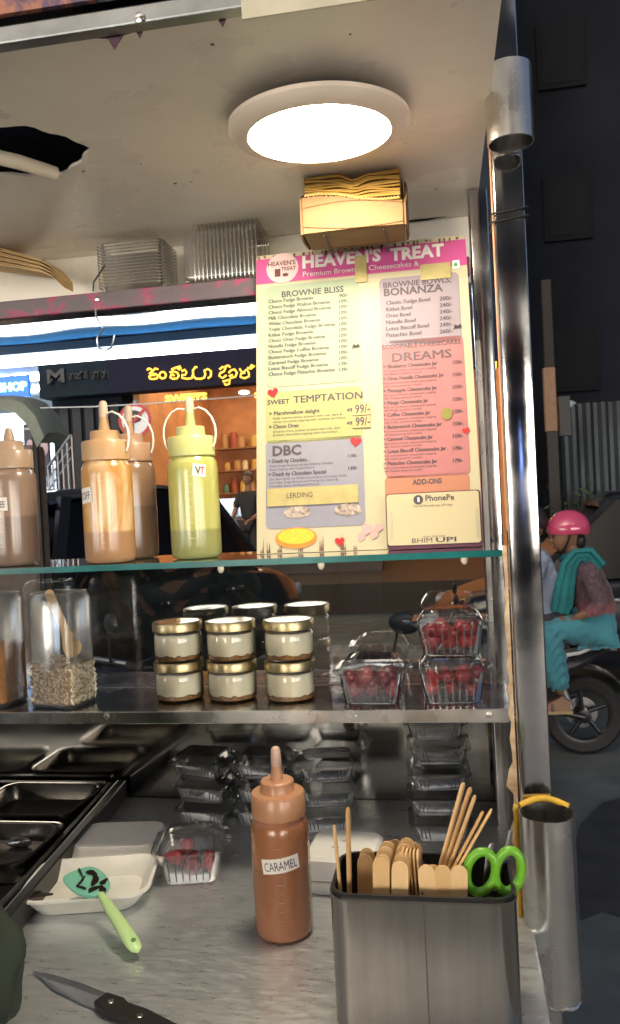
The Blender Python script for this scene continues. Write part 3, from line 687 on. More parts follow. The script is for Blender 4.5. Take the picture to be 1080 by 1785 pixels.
# ================================================================== SQUEEZE BOTTLES
CAPW = mat('milky_tether', (.80, .78, .72), .35, sss=.2)
def bottle(loc, label, col, low, level, capcol, nozzle=.036, tip=True, tether=None, smear=None, sc=1.0, rz=0, film=None, group='squeeze bottles on the glass shelf'):
    k = 'sauce_%d' % len(MATS)
    t = thing('squeeze_bottle', label, 'bottle', loc, rz, group); t.scale = (sc,) * 3
    body = MB().lathe([(.0002, .0006), (.030, .0004), (.0345, .002), (.0362, .007), (.0365, .02), (.0365, .128), (.0355, .138), (.0325, .1445), (.031, .1465), (.031, .150)], 36)
    body.build('body', levelmat(k, col, low, level, smear=smear), t, smooth=60)
    cm = mat(k + '_cap', capcol, .38, sss=.3, coat=.2)
    MB().lathe([(.0325, .1475), (.0338, .1485), (.0338, .174), (.0322, .1765), (.0215, .177), (.0212, .1775), (.0208, .1895), (.019, .191), (.0088, .1912), (.002, .1912)], 36).build('cap', cm, t, smooth=35)
    MB().lathe([(.0085, .1913), (.0072, .200), (.0052, .191 + nozzle * .8), (.0045, .191 + nozzle), (.0015, .191 + nozzle)], 20).build('nozzle', cm, t, smooth=50)
    zt = .191 + nozzle
    if tip: MB().lathe([(.0062, zt - .016), (.0066, zt - .012), (.0058, zt + .004), (.004, zt + .0075), (.0008, zt + .0085)], 20).build('nozzle_tip', mat(k + '_tip', tuple(lerp(c, .75, .25) for c in capcol), .4, sss=.3), t, smooth=60)
    if tether:
        for sgn in tether:
            pts = [(sgn * (.006 + .036 * math.sin(R(a)) ** 1.0 * (1 if a < 90 else .96)), -.006, lerp(zt - .009, .158, (a / 165) ** 1.5)) for a in range(0, 166, 11)]
            pts = [(sgn * .006, 0, zt - .010)] + [(sgn * x, -.006, z) for x, z in ((.016, zt - .009), (.026, zt - .014), (.034, zt - .024), (.0385, zt - .036), (.0395, zt - .048), (.0375, zt - .060), (.0345, .160))]
            MB().tube(pts, [.002] * (len(pts)), 8, flat=.7).build('cap_tether', CAPW, t)
    gm = MB()
    for q in range(9):
        a = R(-95); z = .03 + .011 * q; gm.obox((.0365 * math.cos(a + .25), .0366 * math.sin(a + .25), z), (.005 if q % 2 else .008, .0006, .0007), Matrix.Rotation(.25 + R(-5), 3, 'Z'))
    gm.build('level_marks', mat(k + '_marks', tuple(min(1, c * 1.3 + .05) for c in col), .35), t, smooth=0, kind='stuff')
    return t
def sticker(t, ang, z, w, h, m, text=None, ink=None, tilt=0, R_=.0369, off=.0, tw=.8, th=.5, nm='sticker'):
    mb = MB(); N = 8; a0 = R(ang)
    def f(x, y, e): 
        x_, y_ = x * math.cos(tilt) - y * math.sin(tilt), x * math.sin(tilt) + y * math.cos(tilt)
        a = a0 + x_ / R_; return Vector(((R_ + e) * math.cos(a), (R_ + e) * math.sin(a), z + y_))
    for i in range(N):
        xa, xb = lerp(-w / 2, w / 2, i / N), lerp(-w / 2, w / 2, (i + 1) / N)
        mb.add([f(xa, -h / 2, 0), f(xb, -h / 2, 0), f(xb, h / 2, 0), f(xa, h / 2, 0)], [(0, 1, 2, 3)])
    s_ = mb.build(nm, m, t, smooth=60, weld=True)
    if text:
        tm = MB(); text_into(tm, text, lambda x, y: f(x - w * tw / 2, y - h * th / 2, .0005), off, 0, w * tw, h * th)
        tm.build('lettering', ink or INK, s_, smooth=0, kind='stuff')
    return s_
PAPERL = mat('paper_label', (.78, .73, .66), .6, var=.04)
HAND = mat('blue_black_ink', (.05, .05, .09), .6)
b1 = P(35, 984, Z=ZG); z0 = ZG + .0004
t = bottle((b1.x, 1.125, z0), 'brown coffee squeeze bottle with broken nozzle at the left end of the shelf', (.27, .185, .135), (.20, .135, .10), .075, (.42, .29, .19), nozzle=.020, tip=False, rz=R(-10), sc=.98)
sticker(t, -90, .094, .036, .020, PAPERL, 'COFFEE', HAND, .02, off=.0)
b2 = P(209, 977, Z=ZG)
t = bottle((b2.x, 1.108, z0), 'amber smeared squeeze bottle half empty with white paper label', (.50, .25, .06), (.36, .20, .10), .045, (.50, .31, .15), tether=(1,), smear=(.64, .45, .25))
sticker(t, -124, .098, .026, .022, PAPERL, 'COFF', HAND, .1)
b3 = P(266, 966, Z=ZG)
t = bottle((b3.x + .004, 1.180, z0), 'tan squeeze bottle standing behind the amber and green bottles', (.29, .175, .10), (.22, .13, .075), .08, (.40, .24, .14), tether=(1,), rz=R(4))
b4 = P(357, 969, Z=ZG)
t = bottle((b4.x, 1.130, z0), 'pistachio green squeeze bottle with small square logo sticker', (.40, .40, .10), (.27, .28, .10), .042, (.50, .50, .20), tether=(1, -1), smear=(.47, .46, .16))
sv = sticker(t, -58, .126, .020, .018, PAPERL, None, None, -.12)
def st2(x, y, w, h, s, m_): 
    tm = MB(); a0 = R(-58)
    text_into(tm, s, lambda u_, v_: Vector((.0374 * math.cos(a0 + (x + u_) / .0369), .0374 * math.sin(a0 + (x + u_) / .0369), .126 + y + v_)), .02, 0, w, h); tm.build('lettering', m_, sv, smooth=0, kind='stuff')
st2(-.006, -.005, .008, .011, 'V', INK); st2(.002, -.005, .005, .010, 'T', red)
bc = P(493, 1630, Z=ZC)
t = bottle((bc.x, .945, ZC + .0006), 'brown caramel squeeze bottle with handwritten label on the counter', (.31, .125, .055), (.26, .105, .045), .09, (.44, .22, .115), nozzle=.033, sc=.965, group='squeeze bottle on the counter')
sticker(t, -79, .098, .048, .018, PAPERL, 'CARAMEL', HAND, .12, tw=.86, th=.62)
# tissue lying on the glass behind
q = P(108, 962, Z=ZG + .004); m = MB(); vs = []; fs = []
for i in range(9):
    for j in range(5): vs.append((q.x + (i - 4) * .009, 1.185 + (j - 2) * .010, ZG + .0025 + .006 * abs(math.sin(i * 1.3 + j)) * (1 - abs(i - 4) / 6)))
for i in range(8):
    for j in range(4): a = i * 5 + j; fs.append((a, a + 1, a + 6, a + 5))
o = m.add(vs, fs).build('tissue', mat('blue_white_tissue', (.66, .72, .78), .8), loc=(q.x, 1.185, ZG), smooth=60)
s_ = o.modifiers.new('solid', 'SOLIDIFY'); s_.thickness = .0008
tag(o, 'crumpled pale tissue lying on the glass shelf between the left bottles', 'tissue')

# ================================================================== STEEL SHELF: canisters
def canister(px, label, rz, content, clevel, Y):
    q = P(px, 1215, Z=ZS); w, d, h = .078, .066, .168
    t = thing('canister', label, 'canister', (q.x, Y, ZS + .0006), rz, 'clear canisters on the steel shelf')
    mb = MB(); mb.loft([ring(w * .95, d * .95, .012, 0), ring(w, d, .014, .004), ring(w, d, .014, h * .93), ring(w * .9, d * .9, .014, h), ring(w * .9 - .003, d * .9 - .003, .013, h), ring(w - .003, d - .003, .013, h * .93), ring(w - .003, d - .003, .013, .005), ring(w * .9, d * .9, .011, .003)])
    mb.build('vessel', CANM, t, smooth=35)
    MB().loft([ring(w * .97, d * .97, .013, -.0002), ring(w + .0012, d + .0012, .0145, .0022), ring(w + .001, d + .001, .0145, .004)]).build('base_rim', CLEAR, t, smooth=35)
    top = MB(); N = 10; rr = []
    for z, f in ((.006, .955), (clevel * .9, .955)): rr.append(ring(w * f, d * f, .011, z))
    rr.append([v + Vector((0, 0, .006 * math.sin(i * 1.1))) for i, v in enumerate(ring(w * .93, d * .93, .011, clevel))]); rr.append([v + Vector((0, 0, .002)) for v in ring(w * .45, d * .45, .008, clevel + .003)])
    top.loft(rr); top.build('contents', content, t, smooth=50)
    return t, w, d
pw = mat('orange_brown_powder', (.42, .18, .04), .9, var=.3, vscale=160, bump=.5, bscale=400)
fl = mat('flake_mass', (.55, .42, .28), .9, col2=(.30, .18, .10), vscale=110, bump=.6, bscale=200)
t, w, d = canister(15, 'clear canister of orange-brown powder at the left end of the steel shelf', R(-12), pw, .088, 1.135)
sp = MB().tube([(-.012, .012, .09), (-.002, .006, .135), (.006, 0, .158)], [.006, .004, .005], 10, flat=.3)
sp = sp.xf(t.matrix_basis).build('spoon', mat('dark_spoon', (.10, .08, .07), .4), loc=t.location); tag(sp, 'dark spoon handle standing in the canister of powder', 'spoon')
t, w, d = canister(133, 'clear canister of pale almond flakes holding a wooden spoon', R(-14), fl, .060, 1.125)
m = MB(); fcol = 0
for i in range(900):
    side = rnd.random()
    if side < .30: c = Vector((rnd.uniform(-w, w) * .45, rnd.uniform(-d, d) * .45, .063 + rnd.random() * .006)); nrm = Vector((rnd.uniform(-.5, .5), rnd.uniform(-.5, .5), 1))
    elif side < .65: c = Vector((rnd.uniform(-w, w) * .43, -d * .479, rnd.uniform(.008, .063))); nrm = Vector((rnd.uniform(-.4, .4), -1, rnd.uniform(-.5, .5)))
    else:
        c = Vector((w * .479, rnd.uniform(-d, d) * .43, rnd.uniform(.008, .063))); nrm = Vector((1, rnd.uniform(-.4, .4), rnd.uniform(-.5, .5)))
    nrm.normalize(); x = nrm.orthogonal().normalized(); x.rotate(Matrix.Rotation(rnd.uniform(0, 6.28), 3, nrm)); y = nrm.cross(x); a, b = rnd.uniform(.003, .006), rnd.uniform(.0008, .0022)
    m.add([c + x * a, c + y * b, c - x * a, c - y * b], [(0, 1, 2, 3)], rnd.choice((0, 0, 1, 2)))
m.build('flakes', [mat('flake_pale', (.80, .68, .50), .8), mat('flake_tan', (.58, .43, .26), .8), mat('flake_white', (.84, .77, .64), .8)], t, smooth=0, kind='stuff')
# wooden spoon
def spoon_outline(L, wb=.012, wh=.0055):
    o_ = []
    for k in range(13): a = R(180 * k / 12); o_.append((wb * math.cos(a - R(0)) * 1, -.014 - .016 * math.sin(a)))
    o_ = [(wb, -.012)] + [(wb * math.cos(R(-15 * k)), -.014 + .016 * math.sin(R(-15 * k))) for k in range(13)] + [(-wb, -.012), (-wh, .012), (-wh * 1.1, L - .005)] + [(wh * 1.1 * math.cos(R(180 - 30 * k)), L - .005 + wh * math.sin(R(180 - 30 * k))) for k in range(1, 6)] + [(wh * 1.1, L - .005), (wh, .012)]
    return o_
q0 = P(122, 1118, Y=1.118); q1 = P(82, 1040, Y=1.118)
ang = math.atan2(q1.x - q0.x, q1.z - q0.z)
m = MB().prism(spoon_outline(.078, .0145, .0068), -.0008, .0008); M = Matrix.Translation((q0.x, 1.112, q0.z + .006)) @ Matrix.Rotation(ang, 4, 'Y') @ Matrix.Rotation(R(-8), 4, 'X')
o = m.xf(M).build('wooden_spoon', mat('spoon_wood', (.58, .38, .19), .7, var=.12), loc=(q0.x, 1.112, q0.z)); tag(o, 'small flat wooden spoon leaning in the canister of flakes', 'spoon')

# ---- dessert jars
def jar():
    t = thing('dessert_jar', 'x', 'jar', group='cheesecake jars on the steel shelf')
    t.scale = (1.06, 1.06, 1.0)
    MB().lathe([(.026, .0004), (.0315, .0012), (.0338, .005), (.0340, .036), (.0325, .0405), (.0305, .043), (.0305, .0475)], 36, cap=False).build('glass', GLASS, t, smooth=60)
    MB().lathe([(.0001, .0085), (.0328, .0085), (.0330, .036), (.031, .0392), (.0001, .0395)], 36, cap=False).build('cream_filling', mat('cheesecake_cream', (.80, .74, .58), .5, var=.03, sss=.15), t, smooth=50)
    n_ = 36; up = [Vector((.0334 * math.cos(2 * math.pi * k / n_), .0334 * math.sin(2 * math.pi * k / n_), .0088 + .0016 * math.sin(k * 1.7) + .001 * math.sin(k * 4.1))) for k in range(n_)]
    lo = [Vector((.0325 * math.cos(2 * math.pi * k / n_), .0325 * math.sin(2 * math.pi * k / n_), .003)) for k in range(n_)]; l2 = [v * .9 + Vector((0, 0, -.0012)) for v in lo]
    MB().loft([l2, lo, up]).build('crumb_base', mat('biscuit_crumb', (.33, .17, .06), .9, var=.35, vscale=220, bump=.4, bscale=300), t, smooth=50)
    lid = MB().lathe([(.0335, .0440), (.0352, .0448), (.0352, .0555), (.0345, .0572), (.0325, .0578), (.031, .0572)], 40, cap=False).build('lid', GOLD, t, smooth=40)
    MB().lathe([(.0001, .0566), (.031, .0570)], 40, cap=False).build('lid_disc', mat('pale_lid_disc', (.55, .60, .54), .12, .6, var=.1), lid, smooth=60)
    return t
proto = None
names = {0: 'left', 1: 'middle', 2: 'right'}
for c_, (px, Y) in enumerate(((314, 1.154), (406, 1.150), (507, 1.146))):
    q = P(px, 1210, Y=Y)
    for lv in (0, 1):
        lb = '%s gold-lidded cheesecake jar in the %s stack of white jars' % (('lower', 'upper')[lv], names[c_])
        loc = (q.x + (.001 if lv else 0), Y, ZS + .0004 + lv * .0585); rz = rnd.uniform(0, 6)
        if proto is None: proto = jar(); proto.location = loc; proto['label'] = lb
        else: dup(proto, loc, rz, lb)

# ---- fruit boxes
def fruit_box():
    t = thing('fruit_box', 'x', 'plastic box', group='clear boxes of fruit')
    w, d, h = .090, .078, .042; rr = []
    for z, f in ((0, .84), (.002, .87), (h - .004, .98), (h, 1.0)): rr.append(ring(w * f, d * f, .014, z, 6))
    rr += [ring(w + .013, d + .013, .016, h, 6), ring(w + .013, d + .013, .016, h - .0015, 6)]
    mb = MB().loft(rr, cap=False); mb.add(rr[0], [tuple(range(len(rr[0])))]); mb.build('base', CLEAR, t, smooth=35)
    rb = MB()
    for i in range(-3, 4):
        for s in (-1, 1): rb.tube([(i * .009, s * d * .428, .004), (i * .0100, s * d * .482, h - .006)], .0013, 6)
    rb.build('ribs', clear('frosted_rib', (.85, .85, .85), boost=1.6, base=.15, rough=.2), t, kind='stuff')
    l = [ring(w + .014, d + .014, .016, h + .0006, 6), ring(w + .015, d + .015, .016, h + .0045, 6), ring(w - .002, d - .002, .016, h + .0055, 6), ring(w - .010, d - .010, .016, h + .013, 6), ring(w - .020, d - .020, .014, h + .0195, 6), ring(w - .030, d - .030, .012, h + .0185, 6), ring(w - .040, d - .040, .01, h + .0205, 6)]
    mb = MB().loft(l, cap=False); mb.add(l[-1], [tuple(range(len(l[-1])))]); mb.build('lid', CLEAR, t, smooth=30)
    tb = MB().obox((w / 2 + .009, 0, h + .003), (.008, .022, .004)); tb.build('clasp', CLEAR, t, bevel=.001)
    return t
GR = [mat('grape%d' % i, c, .3, var=.3, vscale=60, sss=.1) for i, c in enumerate(((.19, .022, .035), (.14, .014, .030), (.27, .05, .055)))]
SB = [mat('strawberry%d' % i, c, .32, var=.3, vscale=50, sss=.1, bump=.12, bscale=350) for i, c in enumerate(((.38, .028, .028), (.20, .012, .022), (.30, .018, .026)))]
def fruit_mesh(kind):
    if kind == 'g': mb = MB().sphere((0, 0, 0), (.0125, .0125, .0138), 14, 9); ms = GR
    else:
        mb = MB().sphere((0, 0, 0), (.0125, .0125, .0155), 14, 10, fn=lambda q, d_: Vector((q.x * (.78 + .32 * d_.z if d_.z < .4 else .91), q.y * (.78 + .32 * d_.z if d_.z < .4 else .91), q.z))); ms = SB
    out = []
    for i, m_ in enumerate(ms):
        o = mb.build('grape' if kind == 'g' else 'strawberry', m_, smooth=80); out.append(o)
    return out
FRUIT = {'g': fruit_mesh('g'), 's': fruit_mesh('s')}
used = set()
def put_fruit(kind, loc, n, lab, grp, rz, h=.04):
    spots = [((a - 1) * .0255, (b - .5) * .030, .0150) for a in range(3) for b in range(2)] + [((a - .5) * .0275 + .003, (b - .5) * .028, .0315) for a in range(2) for b in range(2)] + [(-.031, -.012, .031), (.031, .010, .031)]
    spots = [(a + rnd.uniform(-.0035, .0035), b + rnd.uniform(-.003, .003), c + rnd.uniform(0, .003)) for a, b, c in spots]
    if n < 10: spots = spots[1:6] + spots[7:]
    for sx, sy, sz in spots[:n]:
        src = rnd.choice(FRUIT[kind])
        if src.name in used: o = src.copy(); COL.objects.link(o)
        else: o = src; used.add(src.name)
        v = Matrix.Rotation(rz, 3, 'Z') @ Vector((sx, sy, sz)); o.location = Vector(loc) + v
        o.rotation_euler = (rnd.uniform(0, 6), rnd.uniform(0, 6), rnd.uniform(0, 6)); s = rnd.uniform(.84, 1.08); o.scale = (s, s, s)
        tag(o, lab, 'grape' if kind == 'g' else 'strawberry', grp)
fb = fruit_box()
spots = [((652, 1213), 1.140, 0, 'g', 'lone clear box of dark grapes beside the white jars', 11), ((788, 1212), 1.140, 0, 's', 'lower clear strawberry box of the stack by the post', 12), ((790, 1212), 1.140, .0650, 's', 'upper clear strawberry box of the stack by the post', 12)]
for i, ((px, py), Y, dz, kd, lb, nf) in enumerate(spots):
    q = P(px, py, Y=Y); loc = (q.x, Y, ZS + .0005 + dz); rz = R((-3, 2, -2)[i])
    if i == 0: fb.location = loc; fb.rotation_euler = (0, 0, rz); fb['label'] = lb
    else: dup(fb, loc, rz, lb)
    put_fruit(kd, loc, nf, {0: 'dark red grape inside the lone clear box', 1: 'red strawberry inside the lower box of the fruit stack', 2: 'red strawberry inside the upper box of the fruit stack'}[i], ('grapes in the lone box', 'strawberries in the lower box', 'strawberries in the upper box')[i], rz)
q = P(337, 1520, Z=ZC); loc = (q.x, 1.085, ZC + .0006)
o = dup(fb, loc, R(12), 'clear box with a few strawberries standing on the counter')
put_fruit('s', loc, 6, 'red strawberry inside the clear box on the counter', 'strawberries in the counter box', R(12))

# ================================================================== COUNTER
def snack_box():
    t = thing('hinged_box', 'x', 'plastic box', group='empty clear hinged boxes stacked at the back panel')
    w, d, h = .086, .070, .024; rr = [ring(w * f, d * f, .010, z, 4) for z, f in ((0, .84), (.0015, .87), (h - .001, .98))] + [ring(w + .008, d + .008, .011, h, 4), ring(w + .008, d + .008, .011, h - .003, 4)]
    mb = MB().loft(rr, cap=False); mb.add(rr[0], [tuple(range(len(rr[0])))]); mb.build('base', CLEARB, t, smooth=30)
    rb = MB()
    for i in list(range(-6, -2)) + list(range(3, 7)): rb.tube([(i * .0055, -d * .43, .003), (i * .0062, -d * .488, h - .004)], .0009, 5)
    rb.build('ribs', clear('frosted_rib', (.8, .8, .8), boost=2, base=.25, rough=.2), t, kind='stuff')
    l = [ring(w + .008, d + .008, .011, h + .0005, 4), ring(w + .009, d + .009, .011, h + .003, 4), ring(w - .004, d - .004, .011, h + .0035, 4), ring(w - .010, d - .010, .010, h + .012, 4), ring(w - .016, d - .016, .009, h + .0135, 4)]
    mb = MB().loft(l, cap=False); mb.add(l[-1], [tuple(range(len(l[-1])))]); mb.build('lid', CLEARB, t, smooth=30)
    MB().loft([ring(w + .0095, d + .0095, .0115, h - .0005, 4), ring(w + .0095, d + .0095, .0115, h + .0012, 4)], cap=False).build('rim', clear('frosted_rim', (.7, .7, .7), boost=1.6, base=.12, rough=.15), t, smooth=30)
    return t
sb = snack_box(); firstb = True
word = ('bottom', 'second', 'third', 'fourth', 'top')
stacks = [((362, 1425), 1.275, 3, -8, 'left stack beneath the steel shelf'), ((468, 1430), 1.275, 3, -4, 'middle stack behind the caramel bottle'), ((572, 1425), 1.265, 3, 9, 'stack above the white flat box'), ((768, 1460), 1.235, 5, 3, 'tall stack behind the wooden sticks')]
for (px, py), Y, n_, rz, wh in stacks:
    q = P(px, py, Y=Y)
    for i in range(n_):
        lb = '%s empty clear hinged box in the %s' % ('top' if i == n_ - 1 else word[i], wh)
        loc = (q.x + rnd.uniform(-.003, .003), Y + rnd.uniform(-.002, .002), ZC + .0006 + i * .0384); a = R(rz + rnd.uniform(-2, 2))
        if firstb: sb.location = loc; sb.rotation_euler = (0, 0, a); sb['label'] = lb; firstb = False
        else: dup(sb, loc, a, lb)
# black pan rack at the left
rk = P(172, 1412, Z=ZC + .028); RX1, RY1, RY0 = rk.x, 1.362, .86
rack = thing('pan_rack', 'black steel rack holding the food pans at the left of the counter', 'rack', (RX1 - .3, 1.1, ZC + .0006))
ra = mat('black_oily_metal', (.03, .029, .028), .3, .5, var=.3, vscale=20)
e1 = P(20, 1590, Z=ZC + .028)
skew = (e1.x - RX1) / (e1.y - rk.y)
def rx(y): return RX1 + skew * (y - rk.y)
m = MB()
def bar(p0, p1, w, z0, z1):
    a, b = Vector((*p0, 0)), Vector((*p1, 0)); d = (b - a).normalized(); nn = Vector((d.y, -d.x, 0)) * w / 2
    MB().loft([[a - nn + Vector((0, 0, z0)), a + nn + Vector((0, 0, z0)), a + nn + Vector((0, 0, z1)), a - nn + Vector((0, 0, z1))], [b - nn + Vector((0, 0, z0)), b + nn + Vector((0, 0, z0)), b + nn + Vector((0, 0, z1)), b - nn + Vector((0, 0, z1))]]).build('rail', ra, rack, world=True, smooth=0, bevel=.002)
bar((rx(RY1), RY1), (rx(RY0), RY0), .016, ZC + .001, ZC + .034); bar((rx(RY1) - .021, RY1), (rx(RY0) - .021, RY0), .010, ZC + .012, ZC + .030)
bar((rx(RY1) - .03, RY1 - .007), (XL + .03, RY1 - .007), .014, ZC + .001, ZC + .032); bar((rx(RY0) - .02, RY0 + .007), (XL + .03, RY0 + .007), .014, ZC + .001, ZC + .030)
MB().box(XL + .03, RY0 + .018, ZC + .0008, rx(RY0) - .05, RY1 - .02, ZC + .003).build('rack_floor', ra, rack, world=True, smooth=0)
def pan(c, w, d, lb, rz):
    t = thing('food_pan', lb, 'pan', (c[0], c[1], ZC + .0036), rz, 'steel food pans in the black rack'); h = .030
    rr = [ring(w * .90, d * .90, .02, .0015, 6), ring(w * .92, d * .92, .022, .004, 6), ring(w - .012, d - .012, .024, h, 6), ring(w - .008, d - .008, .024, h + .0022, 6), ring(w, d, .026, h + .0015, 6), ring(w, d, .026, h - .002, 6)]
    mb = MB().loft(rr, cap=False); mb.add(rr[0], [tuple(range(len(rr[0])))]); mb.build('basin', mat('oily_pan_steel', (.30, .28, .25), .22, 1, var=.3, vscale=14), t, smooth=40)
    rr = [ring(w * .905, d * .905, .02, .0032, 6)]; MB().add(rr[0], [tuple(range(len(rr[0])))]).build('residue', mat('chocolate_residue', (.035, .024, .018), .25, var=.4, vscale=18, bump=.2, bscale=40), t, smooth=0)
    return t
sk = math.atan(-skew)
pan((rx(1.25) - .125, 1.268), .185, .148, 'rear dark steel food pan nearest the back panel', 0)
pan((rx(1.09) - .125, 1.095), .185, .150, 'middle dark steel food pan in the black rack beside the foam tray', 0)
pan((rx(1.25) - .330, 1.268), .185, .148, 'far left dark steel food pan against the back panel', 0)
q = P(33, 1460, Z=ZC + .02); m = MB().sphere((0, 0, 0), (.018, .010, .006), 12, 8, fn=lambda v, d_: v * (1 + .3 * math.sin(d_.x * 9) * math.cos(d_.y * 8)))
o = m.build('foil_scrap', mat('crumpled_foil', (.6, .63, .68), .2, 1, bump=.5), smooth=60); o.location = (q.x, q.y, ZC + .0132); tag(o, 'crumpled bluish foil scrap lying in a dark food pan', 'foil')

# foam tray with spatula
def foam_tray(name, lb, loc, rz, w, d, h, up=True):
    t = thing(name, lb, 'foam box', loc, rz); rr = [ring(w * .74, d * .70, .02, 0, 6), ring(w * .78, d * .74, .024, .003, 6), ring(w * .95, d * .93, .028, h - .002, 6), ring(w, d, .03, h, 6), ring(w, d, .03, h + .003, 6), ring(w * .96, d * .94, .028, h + .0035, 6), ring(w * .92, d * .90, .026, h, 6), ring(w * .75, d * .71, .022, .005, 6)]
    mb = MB().loft(rr, cap=False); n_ = len(rr[0]); mb.add(rr[0], [tuple(range(n_))]); mb.add(rr[-1], [tuple(range(n_))])
    o = mb.build('shell', FOAM, t, smooth=40); return t
tc = (P(32, 1560, Z=ZC + .02) + P(250, 1510, Z=ZC + .025)) / 2
tray = foam_tray('foam_tray', 'open white foam tray smeared with chocolate under the green spatula', (tc.x + .012, 1.010, ZC + .0006), R(12), .170, .125, .024)
choc = mat('melted_chocolate', (.018, .009, .007), .3, var=.3)
for i, (x, y, a, b, rz, z) in enumerate(((-.045, -.03, .022, .007, .2, .006), (-.01, -.036, .016, .005, -.1, .006), (-.068, -.034, .010, .006, .6, .0235), (-.055, -.044, .014, .003, .1, .0272), (.02, -.03, .010, .004, .4, .006))):
    out = []
    for k in range(14):
        t_ = 2 * math.pi * k / 14; rr_ = 1 + .3 * math.sin(3 * t_ + i) + .15 * math.sin(7 * t_)
        px_, py_ = a * rr_ * math.cos(t_), b * rr_ * math.sin(t_); out.append((x + px_ * math.cos(rz) - py_ * math.sin(rz), y + px_ * math.sin(rz) + py_ * math.cos(rz)))
    MB().prism(out, z - .001, z + .0016, fn=lambda v: Vector((v.x, v.z, v.y))).build('chocolate_smear', choc, tray, smooth=30)
c = (P(122, 1500, Z=ZC) + P(272, 1495, Z=ZC)) / 2
lid = thing('foam_box', 'cream foam box lid lying face down behind the foam tray', 'foam box', (c.x, 1.150, ZC + .0006), R(6))
w, d, h = .148, .125, .026
rr = [ring(w, d, .02, 0, 6), ring(w, d, .02, .003, 6), ring(w * .95, d * .93, .02, .005, 6), ring(w * .86, d * .76, .022, h - .004, 6), ring(w * .83, d * .72, .02, h, 6)]
MB().loft(rr).build('shell', FOAM, lid, smooth=35)
# spatula: head over the tray, handle towards the viewer
hd0, hd1 = P(115, 1505, Z=ZC + .045), P(165, 1565, Z=ZC + .040); hn = P(235, 1650, Z=ZC + .014)
spt = thing('spatula', 'mint green silicone spatula with chocolate on its head and pale green handle', 'spatula', (hn.x, hn.y, ZC + .001))
neck = P(176, 1560, Z=ZC + .036); tipp = P(135, 1505, Z=ZC + .050)
ax = (tipp - neck).normalized(); sd = ax.cross(Vector((0, 0, 1))).normalized(); nv = sd.cross(ax).normalized()
rings_ = []
for k, (s, wl, wr, th) in enumerate(((0, .006, .006, .004), (.006, .014, .013, .0045), (.016, .024, .021, .004), (.040, .028, .023, .0032), (.058, .029, .019, .0022), (.068, .024, .010, .0014))):
    ctr = neck + ax * s; rg = []
    for q_ in range(13): u_ = lerp(-wl, wr, q_ / 12); rg.append(ctr + sd * u_ + nv * (th / 2 - .10 * u_ * u_ / .025))
    for q_ in range(12, -1, -1): u_ = lerp(-wl, wr, q_ / 12); rg.append(ctr + sd * u_ + nv * (-th / 2 - .10 * u_ * u_ / .025))
    rings_.append(rg)
sh_ = MB().loft(rings_).build('head', mat('mint_silicone', (.20, .52, .38), .45, sss=.1), spt, world=True, smooth=80); sh_.modifiers.new('sub', 'SUBSURF').render_levels = 2
cm = MB()
def sm(s, u, l, w_, rot):
    out = [];
    for k in range(24):
        t_ = 2 * math.pi * k / 24; rr_ = 1 + .22 * math.sin(3 * t_ + s * 90) + .08 * math.sin(5 * t_); a_, b_ = l * rr_ * math.cos(t_), w_ * rr_ * math.sin(t_)
        out.append((s + a_ * math.cos(rot) - b_ * math.sin(rot), u + a_ * math.sin(rot) + b_ * math.cos(rot)))
    f = lambda s_, u_, e: neck + ax * s_ + sd * u_ + nv * (.0021 - .10 * u_ * u_ / .025 + e)
    MI_ = spt.matrix_basis.inverted()
    MB().add([MI_ @ f(a, b, .0006) for a, b in out] + [MI_ @ f(a, b, .0022) for a, b in out], [tuple(range(24, 48))] + [(k, (k + 1) % 24, 24 + (k + 1) % 24, 24 + k) for k in range(24)]).build('chocolate_smear', choc, sh_, smooth=80)
    return
for a in ((.030, .004, .013, .004, .5), (.045, .006, .008, .004, -.4), (.020, .012, .007, .003, 1), (.036, -.012, .010, .0014, .9), (.054, -.006, .010, .0012, .1), (.012, -.004, .009, .003, 1.5), (.024, -.016, .008, .0012, -.5), (.006, .004, .006, .004, 0)): sm(*a)
hax = (hn - neck); HL = hax.length; hax.normalize(); hs = hax.cross(Vector((0, 0, 1))).normalized(); hv = hs.cross(hax)
rr = []
for s, w_, th in ((-.004, .004, .003), (.008, .0052, .004), (.03, .0075, .005), (HL * .75, .0092, .0055), (HL * .95, .0092, .005), (HL + .004, .007, .004), (HL + .008, .003, .0025)):
    rr.append([neck + hax * s + hs * w_ * math.cos(R(30 * k)) + hv * th * math.sin(R(30 * k)) for k in range(12)])
hb = MB().loft(rr).build('handle', mat('pale_green_handle', (.52, .74, .32), .4, sss=.1), spt, world=True, smooth=60)
hc_ = neck + hax * (HL * .95)
MB().tube([hc_ + hv * .0043, hc_ + hv * .0056], [.0028, .0030], 14).build('hang_hole', mat('hole_shadow_green', (.12, .22, .08), .6), spt, world=True)
